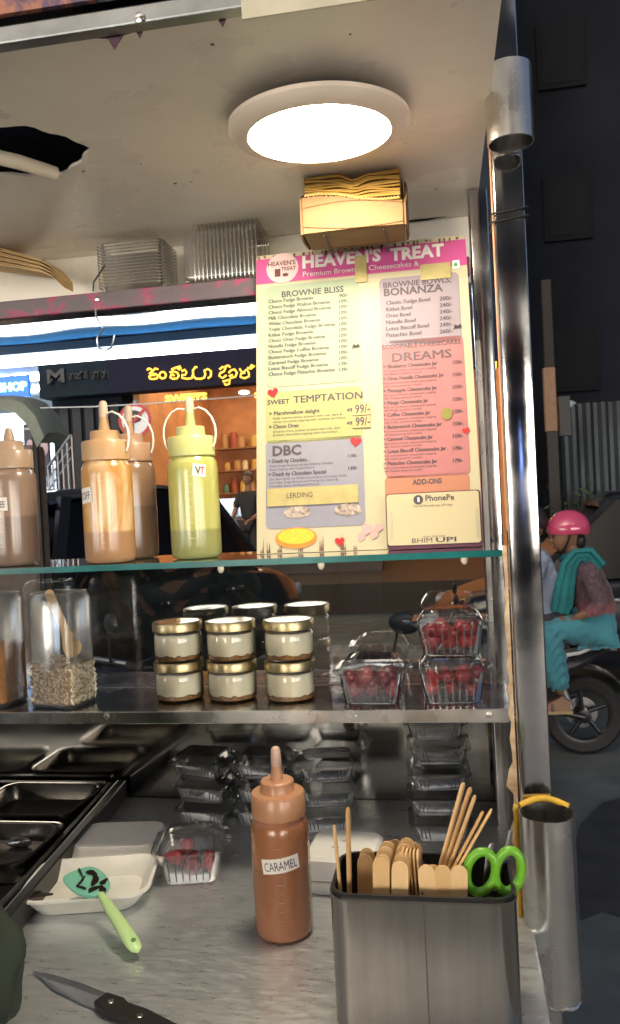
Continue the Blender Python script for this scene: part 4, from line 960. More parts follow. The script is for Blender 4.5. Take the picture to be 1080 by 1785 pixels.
# knife
k0, k1, k2 = P(52, 1697, Z=ZC + .003), P(175, 1750, Z=ZC + .004), P(345, 1808, Z=ZC + .006)
kn = thing('kitchen_knife', 'kitchen knife with dark riveted handle lying on the counter front', 'knife', k1)
kd = (k1 - k0); kd.z = 0; KL = kd.length; kd.normalize(); ks = Vector((-kd.y, kd.x, 0))
def kf(s, u, z): return k0 + kd * s + ks * u + Vector((0, 0, z - k0.z + ZC))
ol = [(0, .004), (.03, .011), (KL * .6, .0155), (KL, .0165), (KL + .004, .010), (KL + .002, -.006), (KL * .8, -.0075), (KL * .4, -.006), (.02, .0005)]
n_ = len(ol); mb = MB(); mb.add([kf(s, u, .0028 + (.0012 if u > 0 else 0)) for s, u in ol] + [kf(s, u, .0012) for s, u in ol], [tuple(range(n_)), tuple(range(2 * n_ - 1, n_ - 1, -1))] + [(i, n_ + i, n_ + (i + 1) % n_, (i + 1) % n_) for i in range(n_)])
mb.build('blade', mat('knife_steel', (.58, .63, .72), .24, .95), kn, world=True, smooth=0)
HL2 = (k2 - k1).length
ol = [(KL - .004, .012), (KL + .020, .0145), (KL + .030, .011), (KL + .055, .013), (KL + HL2 * .8, .010), (KL + HL2, .008), (KL + HL2 + .004, -.004), (KL + HL2 * .8, -.012), (KL + .05, -.0085), (KL + .015, -.011), (KL - .004, -.006)]
n_ = len(ol); mb = MB(); mb.add([kf(s, u, .0100) for s, u in ol] + [kf(s, u, .0008) for s, u in ol], [tuple(range(n_)), tuple(range(2 * n_ - 1, n_ - 1, -1))] + [(i, n_ + i, n_ + (i + 1) % n_, (i + 1) % n_) for i in range(n_)])
mb.build('handle', mat('dark_wood_handle', (.016, .013, .012), .4, var=.3, stretch=(1, 4, 4)), kn, world=True, smooth=0, bevel=.002)
for f_ in (.014, .058, .100):
    c = kf(KL + f_, .002 if f_ < .05 else 0, .0100); MB().lathe([(.0034, 0), (.0032, .0008), (.0005, .0010)], 14, c=c).build('rivet', mat('rivet_steel', (.75, .73, .68), .25, 1), kn, world=True)

# white flat box behind the holder
c = P(598, 1545, Z=ZC)
wb = thing('flat_box', 'white closed flat takeaway box behind the utensil holder', 'box', (c.x + .002, 1.075, ZC + .0006), R(-4))
MB().loft([ring(.086, .086, .012, 0, 5), ring(.098, .098, .014, .016, 5), ring(.102, .102, .014, .017, 5), ring(.102, .102, .014, .020, 5)]).build('base', WHITEP, wb, smooth=35)
MB().loft([ring(.099, .099, .0135, .0200, 5), ring(.099, .099, .0135, .0216, 5)]).build('seam', mat('dark_seam', (.10, .03, .025), .6), wb, smooth=35)
MB().loft([ring(.102, .102, .014, .0216, 5), ring(.102, .102, .014, .025, 5), ring(.096, .096, .016, .046, 5), ring(.088, .088, .016, .050, 5)]).build('lid', WHITEP, wb, smooth=35)
for x, y in ((-.01, -.012), (.014, -.03), (.0, .01)): MB().prism([(x + .006 * math.cos(R(45 * k)), y + .0022 * math.sin(R(45 * k))) for k in range(8)], .0503, .0506, fn=lambda v: Vector((v.x, v.z, v.y))).build('faint_print', mat('faint_grey_print', (.5, .45, .48), .6), wb, smooth=0)

# ---- utensil holder
hx0, hx1 = P(573, 1600, Y=.765).x, P(904, 1600, Y=.765).x; HZ = P(740, 1572, Y=.765).z - ZC; HW = hx1 - hx0; HD = .098; HCX, HCY = (hx0 + hx1) / 2, .765 + HD / 2
uh = thing('utensil_holder', 'rectangular brushed steel utensil holder with black inner rim full of wooden sticks', 'utensil holder', (HCX, HCY, ZC + .0006))
HS = mat('holder_steel', (.36, .33, .29), .2, 1, var=.12, vscale=14, rvar=.05, bump=.03, bscale=40, stretch=(4, 4, .15))
MB().loft([ring(HW - .004, HD - .004, .018, 0, 7), ring(HW, HD, .02, .003, 7), ring(HW, HD, .02, HZ - .004, 7), ring(HW + .002, HD + .002, .021, HZ - .002, 7), ring(HW + .002, HD + .002, .021, HZ, 7), ring(HW - .003, HD - .003, .019, HZ, 7)], cap=False).build('shell', HS, uh, smooth=30)
MB().loft([ring(HW - .0035, HD - .0035, .019, HZ - .003, 7), ring(HW - .0015, HD - .0015, .02, HZ + .0035, 7), ring(HW - .008, HD - .008, .018, HZ + .0035, 7), ring(HW - .009, HD - .009, .017, HZ - .02, 7), ring(HW - .012, HD - .012, .016, .006, 7)], cap=False).build('liner', BLACK, uh, smooth=30)
MB().box(-.001, -HD / 2 + .006, .006, .001, HD / 2 - .006, HZ - .002).build('divider', BLACK, uh, smooth=0)
MB().box(.0015, -HD / 2 - .0006, .002, .0027, -HD / 2 + .0012, HZ - .004).build('seam', mat('seam_dark', (.05, .045, .04), .5), uh, smooth=0)
# flat ice-cream sticks
def stick_mesh(w, L, th, waist=1.0):
    o_ = []
    for k in range(9): a = R(180 * k / 8); o_.append((w / 2 * math.cos(a), L - w / 2 + w / 2 * math.sin(a)))
    for k in range(9): a = R(180 + 180 * k / 8); o_.append((w / 2 * math.cos(a), w / 2 + w / 2 * math.sin(a)))
    return MB().prism(o_, -th / 2, th / 2)
SW = [mat('stick_wood%d' % i, c, .65, var=.12, vscale=40, stretch=(1, 1, .2)) for i, c in enumerate(((.58, .36, .15), (.66, .43, .20), (.50, .29, .11)))]
stk = [stick_mesh(.0165, .125, .0018).build('wooden_spatula_stick', m_, smooth=30) for m_ in SW]; us2 = set()
def put(src, loc, rot, lb, cat, grp, names_):
    if src.name in us2: o = src.copy(); COL.objects.link(o)
    else: o = src; us2.add(src.name)
    o.location = loc; o.rotation_euler = rot; tag(o, lb, cat, grp); return o
HB = ZC + .0072
def topstick(px, py, Y, rx_, ry_, rz_, i, L=.125):
    """a stick whose top shows at a pixel, standing in the holder at depth Y"""
    q = P(px, py, Y=Y); M = Matrix.Rotation(rz_, 3, 'Z') @ Matrix.Rotation(ry_, 3, 'Y') @ Matrix.Rotation(rx_, 3, 'X')
    from mathutils import Euler
    E_ = M.to_euler(); b = q - M @ Vector((0, 0, L)); return b, E_
fan = []
# two fanned bundles in the left half, one edge-on group, three broad ones in the right half
for i in range(7): fan.append((664 + 2.0 * i, 1493 - 4.5 * i, .792 + .0042 * i, R(-8), R(3 + .8 * i), R(6), 'left'))
for i in range(8): fan.append((697 + 1.4 * i, 1500 - 5.0 * i, .790 + .0042 * i, R(-9), R(2 + .5 * i), R(-4), 'left'))
for i in range(5): fan.append((704 + 6 * i, 1476 + 1.0 * i, .806 + .001 * i, R(-3), R(0 + 1.2 * i), R(72 + 3 * i), 'left'))
for i, (x, y) in enumerate(((636, 1490), (688, 1463), (709, 1460), (722, 1468), (640, 1478))): fan.append((x, y, .830 + .003 * i, R(-8), R(2), R(5 - 4 * i), 'left'))
for i, (x, y) in enumerate(((742, 1507), (754, 1507), (771, 1508), (800, 1508))): fan.append((x, y, .790 + .002 * (i % 2), R(-4), R(-2 + 2 * i), R(4 * i - 4), 'right'))
for i, (px, py, Y, a, b, c_, side) in enumerate(fan):
    loc, E_ = topstick(px, py, Y, a, b, c_, i)
    if loc.z < HB + .001: loc.z = HB + .001
    put(stk[i % 3], loc, E_, 'flat rounded wooden stick in the left half of the utensil holder' if side == 'left' else 'flat rounded wooden stick in the right half of the utensil holder, below the stirrers', 'wooden stick', 'wooden sticks, left half' if side == 'left' else 'wooden sticks, right half', '')
# thin stirrers
def stirrer(px0, py0, px1, py1, Y0, Y1, r, lb, grp):
    a = P(px0, py0, Y=Y0); b = P(px1, py1, Y=Y1); d = (b - a); t_ = (HB + .002 - b.z) / d.z; bot = b + d * t_
    bot.x = max(min(bot.x, HCX + HW / 2 - .014), HCX - HW / 2 + .014)
    o = MB().tube([bot, lerp(bot, a, .5), lerp(bot, a, .985), a], [r, r, r * .95, r * .5], 10, flat=.55).build('stirrer', SW[rnd.randrange(3)], loc=bot); tag(o, lb, 'stirrer', grp)
stirrer(582, 1438, 590, 1562, .800, .796, .0022, 'short thin wooden stirrer at the left corner of the holder', 'lone stirrers at left')
stirrer(606, 1407, 606, 1562, .806, .800, .0031, 'taller lone wooden stirrer at the left of the holder', 'lone stirrers at left')
for i, (x0_, y0_, x1_) in enumerate(((808, 1364, 768), (820, 1372, 776), (828, 1386, 784), (842, 1414, 792), (857, 1410, 800))):
    stirrer(x0_, y0_, x1_, 1510, .832 - .006 * i, .826 - .006 * i, (.0036, .0034, .0028, .0030, .0026)[i], '%s of the slanted wooden stirrers, counted from the left' % ('first', 'second', 'third', 'fourth', 'fifth')[i], 'slanted stirrers')
# scissors
sx = thing('scissors', 'scissors with bright green loop handles standing in the holder', 'scissors', P(855, 1560, Y=.80))
gh = mat('lime_green_plastic', (.13, .38, .018), .35, coat=.2)
for cx_, cy_p, w_, h_, ti in ((838, 1520, 25, 36, 12), (886, 1518, 23, 36, 8)):
    pts = []
    for k in range(20):
        a = 2 * math.pi * k / 20; x_, y_ = w_ * math.cos(a), h_ * math.sin(a) * (1 if math.sin(a) > 0 else 1)
        t_ = R(ti); pts.append(P(cx_ + x_ * math.cos(t_) + y_ * math.sin(t_), cy_p - (y_ * math.cos(t_) - x_ * math.sin(t_)), Y=.800))
    MB().tube(pts, .0046, 12, closed=True, flat=1.0).build('loop_handle', gh, sx, world=True, smooth=80)
for s in (0, 1):
    a = P(850 + 14 * s, 1552, Y=.798 + .004 * s); b = Vector((a.x + (.010 if s == 0 else -.008), .80 + .004 * s, HB + .004))
    MB().loft([[a + Vector((-.005, 0, 0)), a + Vector((.005, 0, 0)), a + Vector((.005, .002, 0)), a + Vector((-.005, .002, 0))], [b + Vector((-.0015, 0, 0)), b + Vector((.0015, 0, 0)), b + Vector((.0015, .002, 0)), b + Vector((-.0015, .002, 0))]]).build('blade', STEEL, sx, world=True, smooth=0)
c = P(845, 1478, Y=.803); 
# steel spoons behind the scissors
for i, (x0_, y0_, x1_, y1_) in enumerate(((857, 1470, 846, 1540), (890, 1448, 872, 1540))):
    a = P(x0_, y0_, Y=.838 + .008 * i); b = P(x1_, y1_, Y=.836 + .008 * i); d = b - a; bot = b + d * ((HB + .002 - b.z) / d.z); bot.x = min(bot.x, HCX + HW / 2 - .015)
    o = MB().tube([bot, lerp(bot, a, .6), lerp(bot, a, .9), a], [.002, .003, .006 if i == 0 else .0045, .003], 12, flat=.4).build('steel_spoon', STEEL, loc=bot)
    tag(o, 'steel spoon with rounded end behind the green scissors' if i == 0 else 'flat steel spoon handle beside the post holder', 'spoon', 'steel cutlery behind the scissors')
# ================================================================== STREET BEHIND
def wbox(mb, px0, py0, px1, py1, Y, th):
    a, b = P(px0, py0, Y=Y), P(px1, py1, Y=Y); return mb.box(min(a.x, b.x), Y, min(a.z, b.z), max(a.x, b.x), Y + th, max(a.z, b.z))
FY = 12.0
def fx(px, py=760, Y=FY): return P(px, py, Y=Y).x
def fz(px, py, Y=FY): return P(px, py, Y=Y).z
dk = mat('dark_facade', (.014, .020, .030), .8, var=.2, vscale=2, spec=.15)
# ---- sweet shop
S0, S1 = fx(205), fx(900); zs0, zs1 = fz(350, 678), fz(350, 590)
shop = thing('sweet_shop', 'warm lit sweet shop across the street with yellow sign letters', 'shop', ((S0 + S1) / 2, FY, ROAD))
ow = mat('orange_shop_wall', (.55, .26, .11), .6, var=.25, vscale=2.5)
def sp_(mb, n_, m_, **k): return mb.build(n_, m_, shop, world=True, **k)
floor_z = ROAD + .45
sp_(MB().box(S0 + .35, 16, floor_z, S1, 16.1, zs1), 'back_wall', ow, smooth=0)
lq = P(425, 684, Y=13); sp_(MB().sphere((lq.x, 13, lq.z), (.09, .09, .03), 14, 8), 'ceiling_lamp', glow('warm_spot', (1, .85, .6), 6))
sp_(MB().box(S0 + .25, FY + .1, floor_z, S0 + .35, 16, zs1), 'side_wall', ow, smooth=0)
sp_(MB().box(S1 - .1, FY + .1, floor_z, S1, 15.99, zs1), 'side_wall', ow, smooth=0)
sp_(MB().box(S0, FY - .3, ROAD + .001, S1, 16, floor_z), 'floor', mat('shop_floor', (.05, .035, .025), .4, var=.2), smooth=0)
sp_(MB().box(S0 + .36, FY + .1, zs0 + .60, S1 - .11, 15.99, zs0 + .65), 'ceiling', mat('shop_ceiling', (.5, .33, .2), .7), smooth=0)
sp_(MB().box(S0, FY - .25, zs0, S1, FY + .09, zs1), 'sign_board', mat('sign_navy', (.014, .016, .034), .8, var=.15, vscale=2, spec=.1), smooth=0)
sp_(MB().box(S0, FY - .2, zs1 + .001, S1, 16.1, zs1 + 7), 'upper_storey', dk, smooth=0)
for i in range(4):
    for j in range(2):
        x = lerp(S0 + 1, S1 - 1.6, i / 3); sp_(MB().box(x, FY - .26, zs1 + 1.2 + 3 * j, x + 1.1, FY - .201, zs1 + 2.6 + 3 * j), 'window', mat('dark_window', (.02, .03, .04), .1, spec=.8), smooth=0)
YEL = mat('yellow_letters', (.80, .42, .05), .4, emit=.7, ecol=(1, .52, .06))
def K(pts): return [(230 + x / 4.696, 620 + y / 4.696) for x, y in pts]
kan = [[(122, 118), (138, 104), (158, 112), (160, 132), (140, 146), (165, 148), (195, 150), (212, 165), (205, 185), (175, 192), (145, 188), (138, 170), (160, 158), (185, 160)], [(165, 128), (190, 104), (212, 112)],
       [(250 + 27 * math.cos(R(30 * k)), 160 + 27 * math.sin(R(30 * k))) for k in range(13)],
       [(345, 165), (330, 150), (318, 160), (312, 180), (335, 190), (368, 186), (382, 165), (370, 138), (335, 128), (308, 138)], [(322, 112), (360, 98), (392, 88), (400, 104), (384, 114), (372, 104)],
       [(405, 128), (430, 115), (446, 135), (432, 160), (410, 155), (408, 182), (450, 190), (488, 184), (500, 150), (496, 122), (520, 90), (532, 96)], [(500, 165), (520, 188), (560, 190), (590, 180), (600, 150), (590, 122), (620, 108), (646, 128), (644, 168), (620, 186)],
       [(715, 112), (740, 92), (766, 102), (750, 130), (722, 142), (712, 165), (740, 184), (772, 160)], [(760, 90), (788, 80), (802, 94)], [(790, 140), (812, 118), (838, 112), (858, 138), (846, 172), (812, 182), (796, 165), (822, 156)], [(742, 212), (772, 204), (800, 192), (794, 232), (764, 240), (756, 226)],
       [(880, 108), (902, 140), (940, 112), (956, 142), (956, 170), (920, 186), (886, 174), (892, 146), (924, 140)], [(944, 100), (972, 106), (1002, 84), (978, 76), (968, 92)]]
for st in kan:
    sp_(MB().tube([P(x, y, Y=FY - .29) for x, y in K(st)], .0145, 6), 'sign_letter', YEL)
def word3d(s, px0, py, px1, hpx, Y, parent, m_, off=.02, nm='sign_letters', th=.05):
    a = P(px0, py, Y=Y); b = P(px1, py, Y=Y); h = hpx * (a - CAMP).dot(FW) / FPX
    vs, fs = textmesh(s, off); x0 = min(v.x for v in vs); x1 = max(v.x for v in vs); sx_ = (b.x - a.x) / (x1 - x0)
    mb = MB()
    mb.add([(a.x + (v.x - x0) * sx_, Y, a.z + v.y * h / .72) for v in vs], fs)
    o = mb.build(nm, m_, parent, world=True, smooth=0, kind='stuff'); md = o.modifiers.new('solid', 'SOLIDIFY'); md.thickness = th; return o
word3d('SWEETS', 287, 701, 360, 12, FY - .32, shop, YEL, .04)
word3d('C', 442, 695, 456, 12, FY - .32, shop, YEL, .04); word3d('U', 850, 645, 866, 14, FY - .32, shop, YEL, .04)
# interior: counter, shelves, lamps
sp_(MB().box(fx(300), 13.6, floor_z + .001, fx(640), 14.2, floor_z + 1.0), 'counter', mat('shop_counter', (.09, .07, .06), .3, var=.3), smooth=0)
sp_(MB().box(fx(300), 13.62, floor_z + 1.001, fx(640), 14.1, floor_z + 1.35), 'display_glass', clear('display_glass', (.8, .8, .8), base=.05), smooth=0)
for j in range(4):
    sp_(MB().box(S0 + .5, 15.6, floor_z + 1.0 + .45 * j, fx(640), 15.99, floor_z + 1.03 + .45 * j), 'shelf', mat('shelf_wood', (.3, .15, .07), .5), smooth=0)
LW = glow('warm_shop_lamp', (1, .72, .42), 14)
for i in range(7):
    for j in range(2):
        x = lerp(S0 + .9, S1 - .8, i / 6); sp_(MB().lathe([(.14, zs0 + .57), (.14, zs0 + .599)], 16, c=(x, 12.9 + 1.7 * j, 0)), 'ceiling_lamp', LW)
sp_(MB().box(fx(440), 13.3, fz(440, 790, 13.3), fx(444), 13.33, fz(440, 735, 13.3)), 'blue_lamp', glow('blue_lamp', (.4, .7, 1), 3), smooth=0)
rj = random.Random(3)
jm = [mat('goods%d' % i, c, .5) for i, c in enumerate(((.6, .4, .1), (.35, .08, .05), (.7, .6, .4), (.1, .2, .12), (.45, .25, .1)))]
for j in range(4):
    for i in range(16):
        x = lerp(S0 + .7, fx(600), i / 15) + rj.uniform(-.05, .05); h = rj.uniform(.16, .32); r_ = rj.uniform(.06, .1)
        o = MB().lathe([(r_, 0), (r_, h * .75), (r_ * .8, h * .85), (r_ * .8, h)], 10).build('sweet_jar', jm[rj.randrange(5)], smooth=40); o.location = (x, 15.8, floor_z + 1.0305 + .45 * j)
        tag(o, 'small jar or packet on the back shelves of the sweet shop', 'jar', 'goods on the sweet shop shelves')
for i in range(8):
    x = lerp(fx(310), fx(560), i / 7); o = MB().box(-.14, -.16, 0, .14, .16, .16).build('sweet_tray', jm[(i * 3) % 5], smooth=0, bevel=.02); o.location = (x, 13.85, floor_z + 1.006); tag(o, 'tray of sweets inside the glass display of the sweet shop', 'tray', 'sweet trays in the shop display')

# ---- dark shopfront with faint sign
D0, D1 = fx(78), S0 - .02
ds_ = thing('dark_shopfront', 'unlit dark shopfront with faint grey sign left of the sweet shop', 'shop', ((D0 + D1) / 2, FY, ROAD))
def dp(mb, n_, m_, **k): return mb.build(n_, m_, ds_, world=True, **k)
dp(MB().box(D0, FY + .3, ROAD + .001, D1, 13, zs1 + 7), 'wall', dk, smooth=0)
dp(MB().box(D0, FY - .1, fz(150, 690), D1, FY + .299, fz(150, 590)), 'sign_board', mat('dark_teal_sign', (.010, .020, .032), .8, var=.2, vscale=3, spec=.15), smooth=0)
FG = mat('faint_sign_paint', (.055, .065, .075), .7)
word3d('M', 82, 668, 112, 24, FY - .14, ds_, FG, .03)
word3d('\u0cae\u0cbe\u0c95\u0ccd\u0cb8', 120, 662, 152, 14, FY - .14, ds_, FG, .0); word3d('\u0cae\u0ccd\u0caf\u0cbe\u0ca8\u0cb0\u0ccd', 160, 660, 212, 14, FY - .14, ds_, FG, .0)
for i in range(5): dp(MB().box(lerp(D0, D1, .12 + .18 * i), FY + .25, ROAD + .5, lerp(D0, D1, .24 + .18 * i), FY + .299, fz(150, 702)), 'shutter_panel', mat('shutter_grey', (.018, .024, .034), .7, var=.2), smooth=0)
for i in range(4):
    o = MB().box(fx(85, 850), FY - 1.6 + .4 * i, ROAD + .001 if i == 0 else ROAD + .001, fx(260, 850), FY - 1.2 + .4 * i + (.0 if i < 3 else .2), ROAD + .17 * (i + 1)).build('step', mat('dark_step', (.02, .024, .03), .7, var=.2), ds_, world=True, smooth=0, bevel=.01)
# steel stair railing
rl = thing('stair_railing', 'sloping steel stair railing in front of the dark shopfront', 'railing', (fx(105), FY - .9, ROAD + .2))
rs = mat('rail_steel', (.5, .55, .6), .25, 1)
a, b = P(83, 815, Y=11), P(124, 758, Y=11)
for dz in (0, -.16, -.32): MB().tube([a + Vector((0, 0, dz)), b + Vector((0, 0, dz))], .022 if dz == 0 else .013, 8).build('rail', rs, rl, world=True)
for k in range(6):
    q = lerp(a, b, k / 5); MB().tube([q, Vector((q.x, q.y, max(ROAD + .2, q.z - .85)))], .015, 8).build('baluster', rs, rl, world=True)
# ---- bright clinic-like shop, far left
C0, C1 = fx(-260), D0 - .02
cs = thing('bright_shop', 'bright white shop at far left with blue SHOP sign', 'shop', ((C0 + C1) / 2, FY + .5, ROAD))
def cq(mb, n_, m_, **k): return mb.build(n_, m_, cs, world=True, **k)
wt = mat('white_shop_wall', (.62, .68, .74), .6, var=.1, vscale=4)
cq(MB().box(C0, 15, ROAD + .001, C1 + .9, 15.1, 3.6), 'back_wall', wt, smooth=0); cq(MB().box(C0 - .1, FY, ROAD + .001, C0, 15, 3.6), 'side_wall', wt, smooth=0)
cq(MB().box(C0, FY, fz(40, 640), C1, 15, fz(40, 640) + .1), 'ceiling', wt, smooth=0); cq(MB().box(C0, FY - .1, fz(40, 640) + .101, C1, 15.1, 9), 'upper_storey', dk, smooth=0)
cq(MB().box(C0, FY, ROAD + .001, C1, 14.99, ROAD + .3), 'floor', mat('pale_floor', (.4, .42, .44), .4), smooth=0)
LB = glow('cool_shop_lamp', (.75, .88, 1), 16)
for i in range(5):
    for j in range(2):
        cx_ = P(2 + 31 * i - 62, 650, Y=12.6 + 1.3 * j).x; cq(MB().box(cx_ - .10, 12.6 + 1.3 * j, fz(40, 640) - .03, cx_ + .10, 13.1 + 1.3 * j, fz(40, 640) - .001), 'ceiling_lamp', LB, smooth=0)
sb_ = MB(); wbox(sb_, -70, 662, 50, 690, 12.15, .08); cq(sb_, 'sign_board', mat('blue_sign', (.01, .07, .35), .4, emit=.35, ecol=(.02, .2, 1)), smooth=0)
word3d('SHOP', -4, 683, 46, 15, 12.12, cs, mat('pale_blue_letters', (.3, .6, .9), .4, emit=1.6, ecol=(.3, .65, 1)), .03)
for j in range(6): cq(MB().box(C0 + .2, 14.5, .5 + .38 * j, C1 + .3, 14.95, .53 + .38 * j), 'shelf', wt, smooth=0)
for j in range(6):
    for i in range(26):
        x = lerp(C0 + .3, C1 + .2, i / 25); h = rj.uniform(.14, .3)
        if rj.random() < .75:
            o = MB().box(-.07, -.1, 0, .07, .1, h).build('packet', mat('packet%d' % rj.randrange(4), ((.55, .65, .75), (.1, .2, .4), (.7, .72, .75), (.25, .3, .35))[rj.randrange(4)], .5), smooth=0); o.location = (x, 14.72, .5305 + .38 * j); tag(o, 'boxed packet on the shelves of the bright shop', 'packet', 'packets on the bright shop shelves')
po = thing('poster_stand', 'dark double poster with small pale text beside the bright shop', 'poster', (fx(62, 800, 11), 11, ROAD))
for i in range(2):
    o = MB(); wbox(o, 40 + 25 * i, 740, 62 + 25 * i, 830, 11, .05); o = o.build('poster', mat('navy_poster', (.03, .035, .06), .5, var=.2), po, world=True, smooth=0)
    tm = MB(); wbox(tm, 42 + 25 * i, 746, 58 + 25 * i, 748.5, 10.99, .008); tm.build('text_line', mat('poster_text', (.4, .4, .45), .5), po, world=True, smooth=0)
    tm = MB(); c = P(52 + 25 * i, 780, Y=10.99); tm.sphere((c.x, 10.99, c.z), (.06, .008, .12), 10, 6); tm.build('picture', mat('poster_pink', (.45, .35, .42), .5), po, world=True)
q = P(50, 835, Y=11.05); MB().box(q.x - .2, 11, ROAD + .001, q.x + .25, 11.05, q.z).build('stand', BLACK, po, world=True, smooth=0)
# ---- no parking sign
nq = P(236, 733, Y=9.5); np_ = thing('no_parking_sign', 'round no-parking sign with P and red slash behind the bottles', 'sign', (nq.x, 9.5, ROAD))
MB().tube([(nq.x, 9.53, ROAD + .001), (nq.x, 9.53, nq.z + .25)], .03, 10).build('pole', mat('sign_pole', (.25, .27, .28), .5), np_, world=True)
MB().lathe([(.215, 0), (.215, .015)], 36, axis='y', c=(nq.x, 9.48, nq.z)).build('disc', mat('sign_white', (.70, .73, .76), .4), np_, world=True)
rn = MB()
for k in range(36):
    a0, a1 = 2 * math.pi * k / 36, 2 * math.pi * (k + 1) / 36
    rn.add([(nq.x + r_ * math.cos(a_), 9.476, nq.z + r_ * math.sin(a_)) for r_, a_ in ((.175, a0), (.213, a0), (.213, a1), (.175, a1))], [(0, 1, 2, 3)])
rn.build('red_ring', mat('sign_red', (.5, .02, .02), .4), np_, world=True, smooth=0, weld=True)
word3d('P', 226, 750, 248, 34, 9.474, np_, mat('sign_black', (.01, .01, .012), .4), .04, 'letter', .004)
d_ = Vector((.7, 0, .7)) * .18; MB().loft([[Vector((nq.x, 9.470, nq.z)) + s_ * d_ + Vector((e * .012, 0, -e * .012)) + Vector((0, y_, 0)) for e, y_ in ((-1, 0), (1, 0), (1, -.003), (-1, -.003))] for s_ in (-1, 1)]).build('slash', MATS['sign_red'], np_, world=True, smooth=0)

# ---- right side: dark block, corrugated fence, post, bushes
tb = thing('dark_building', 'tall unlit building looming behind the fence at right', 'building', (6.5, 15, ROAD))
bx0 = S1 + .05
MB().box(bx0, 14.5, ROAD + .001, 26, 17, 16).build('wall', mat('night_wall', (.008, .010, .015), .9, var=.3, vscale=.6, spec=.1), tb, world=True, smooth=0)
for j in range(5):
    for i in range(8):
        x = bx0 + .8 + 2.6 * i; z = 3.2 + 2.6 * j
        f_ = MB().box(x, 14.44, z, x + .8, 14.499, z + 1.1).build('window', mat('night_frame', (.008, .009, .0115), .9, spec=.1), tb, world=True, smooth=0)
        g_ = MB().box(x + .08, 14.43, z + .08, x + .72, 14.439, z + 1.02).build('pane', mat('night_pane', (.008, .010, .012), .9, spec=.1), f_, smooth=0); g_.matrix_parent_inverse = tb.matrix_basis.inverted()
fe = thing('corrugated_fence', 'grey corrugated sheet fence at right behind the black car', 'fence', (P(1030, 800, Y=9.3).x, 9.3, ROAD))
fm = mat('corrugated_iron', (.035, .043, .050), .45, .6, var=.35, vscale=3, stretch=(1, 1, .2), rvar=.15)
fx0 = P(975, 780, Y=9.3).x; ftop = P(1030, 706, Y=9.3).z
for i in range(7):
    xs = [fx0 + .82 * i + .02 + .05 * k * .8 for k in range(21)]; dz = rj.uniform(-.03, .03)
    rr = [[Vector((x, 9.3 + .018 * (1 if k % 4 in (1, 2) else -1) + e, z)) for e, z in ((0, ROAD + .002), (.003, ROAD + .002), (.003, ftop + dz), (0, ftop + dz))] for k, x in enumerate(xs)]
    MB().loft(rr).build('sheet', fm, fe, world=True, smooth=30)
MB().box(fx0, 9.35, ftop - .12, fx0 + 5.8, 9.4, ftop - .07).build('rail', mat('fence_rail', (.09, .10, .11), .5, .5), fe, world=True, smooth=0)
for i in range(4): MB().sphere((fx0 + .12 + 1.0 * i + .25 * (i > 0), 9.32, ftop + .02), (.09, .05, .05), 10, 6).build('cap_piece', mat('pale_cap', (.28, .33, .36), .5), fe, world=True)
pq = P(966, 752, Y=8.6); pz1 = P(966, 640, Y=8.6).z
pl_ = thing('brown_post', 'tall brown painted post standing left of the corrugated fence', 'post', (pq.x, 8.6, ROAD))
MB().box(pq.x - .085, 8.58, pq.z, pq.x + .035, 8.68, pz1).build('lit_column', mat('lit_brown', (.17, .095, .055), .6, var=.15), pl_, world=True, smooth=0, bevel=.01)  # lamplight put into the colour: brighter middle, darker columns above and below
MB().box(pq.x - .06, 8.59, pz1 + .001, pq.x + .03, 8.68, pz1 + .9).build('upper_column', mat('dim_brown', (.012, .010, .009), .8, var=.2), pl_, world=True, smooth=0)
MB().box(pq.x - .07, 8.59, ROAD + .001, pq.x + .03, 8.67, pq.z - .001).build('lower_column', mat('unlit_black', (.015, .015, .016), .7), pl_, world=True, smooth=0)
MB().box(pq.x + .05, 8.55, pq.z - .05, pq.x + .16, 8.67, pq.z + .35).build('meter_box', mat('meter_box', (.012, .013, .015), .5), pl_, world=True, smooth=0)
lf = mat('night_leaf', (.030, .045, .018), .7, var=.4, vscale=5)
def bush(px, Y, w, h, lb, n_=900):
    x0_ = P(px, 900, Y=Y).x; t = thing('bush', lb, 'bush', (x0_, Y, ROAD)); m = MB()
    for i in range(n_):
        v = Vector((rj.gauss(0, 1), rj.gauss(0, 1), rj.gauss(0, 1))).normalized() * (rj.random() ** .4)
        c = Vector((v.x * w, v.y * w * .5, h * .55 + v.z * h * .45 + .12 * math.sin(v.x * 9))); x = Vector((rj.gauss(0, 1), rj.gauss(0, 1), rj.gauss(0, 1))).normalized(); y = x.orthogonal().normalized(); s = rj.uniform(.03, .07)
        m.add([c + x * s, c + y * s * .4, c - x * s, c - y * s * .4], [(0, 1, 2, 3)])
    m.build('foliage', lf, t, smooth=0, kind='stuff')
    for i in range(5): MB().tube([(0.03 * i - .06, 0, .001), (.2 * (i - 2) * w, .02 * i, h * .6)], [.02, .006], 6).build('stem', mat('stem_brown', (.06, .04, .025), .8), t)
bush(1010, 8.7, .55, 1.7, 'dark bush growing in front of the corrugated fence, left one'); bush(1085, 8.6, .6, 1.6, 'dark bush in front of the corrugated fence at the frame edge')

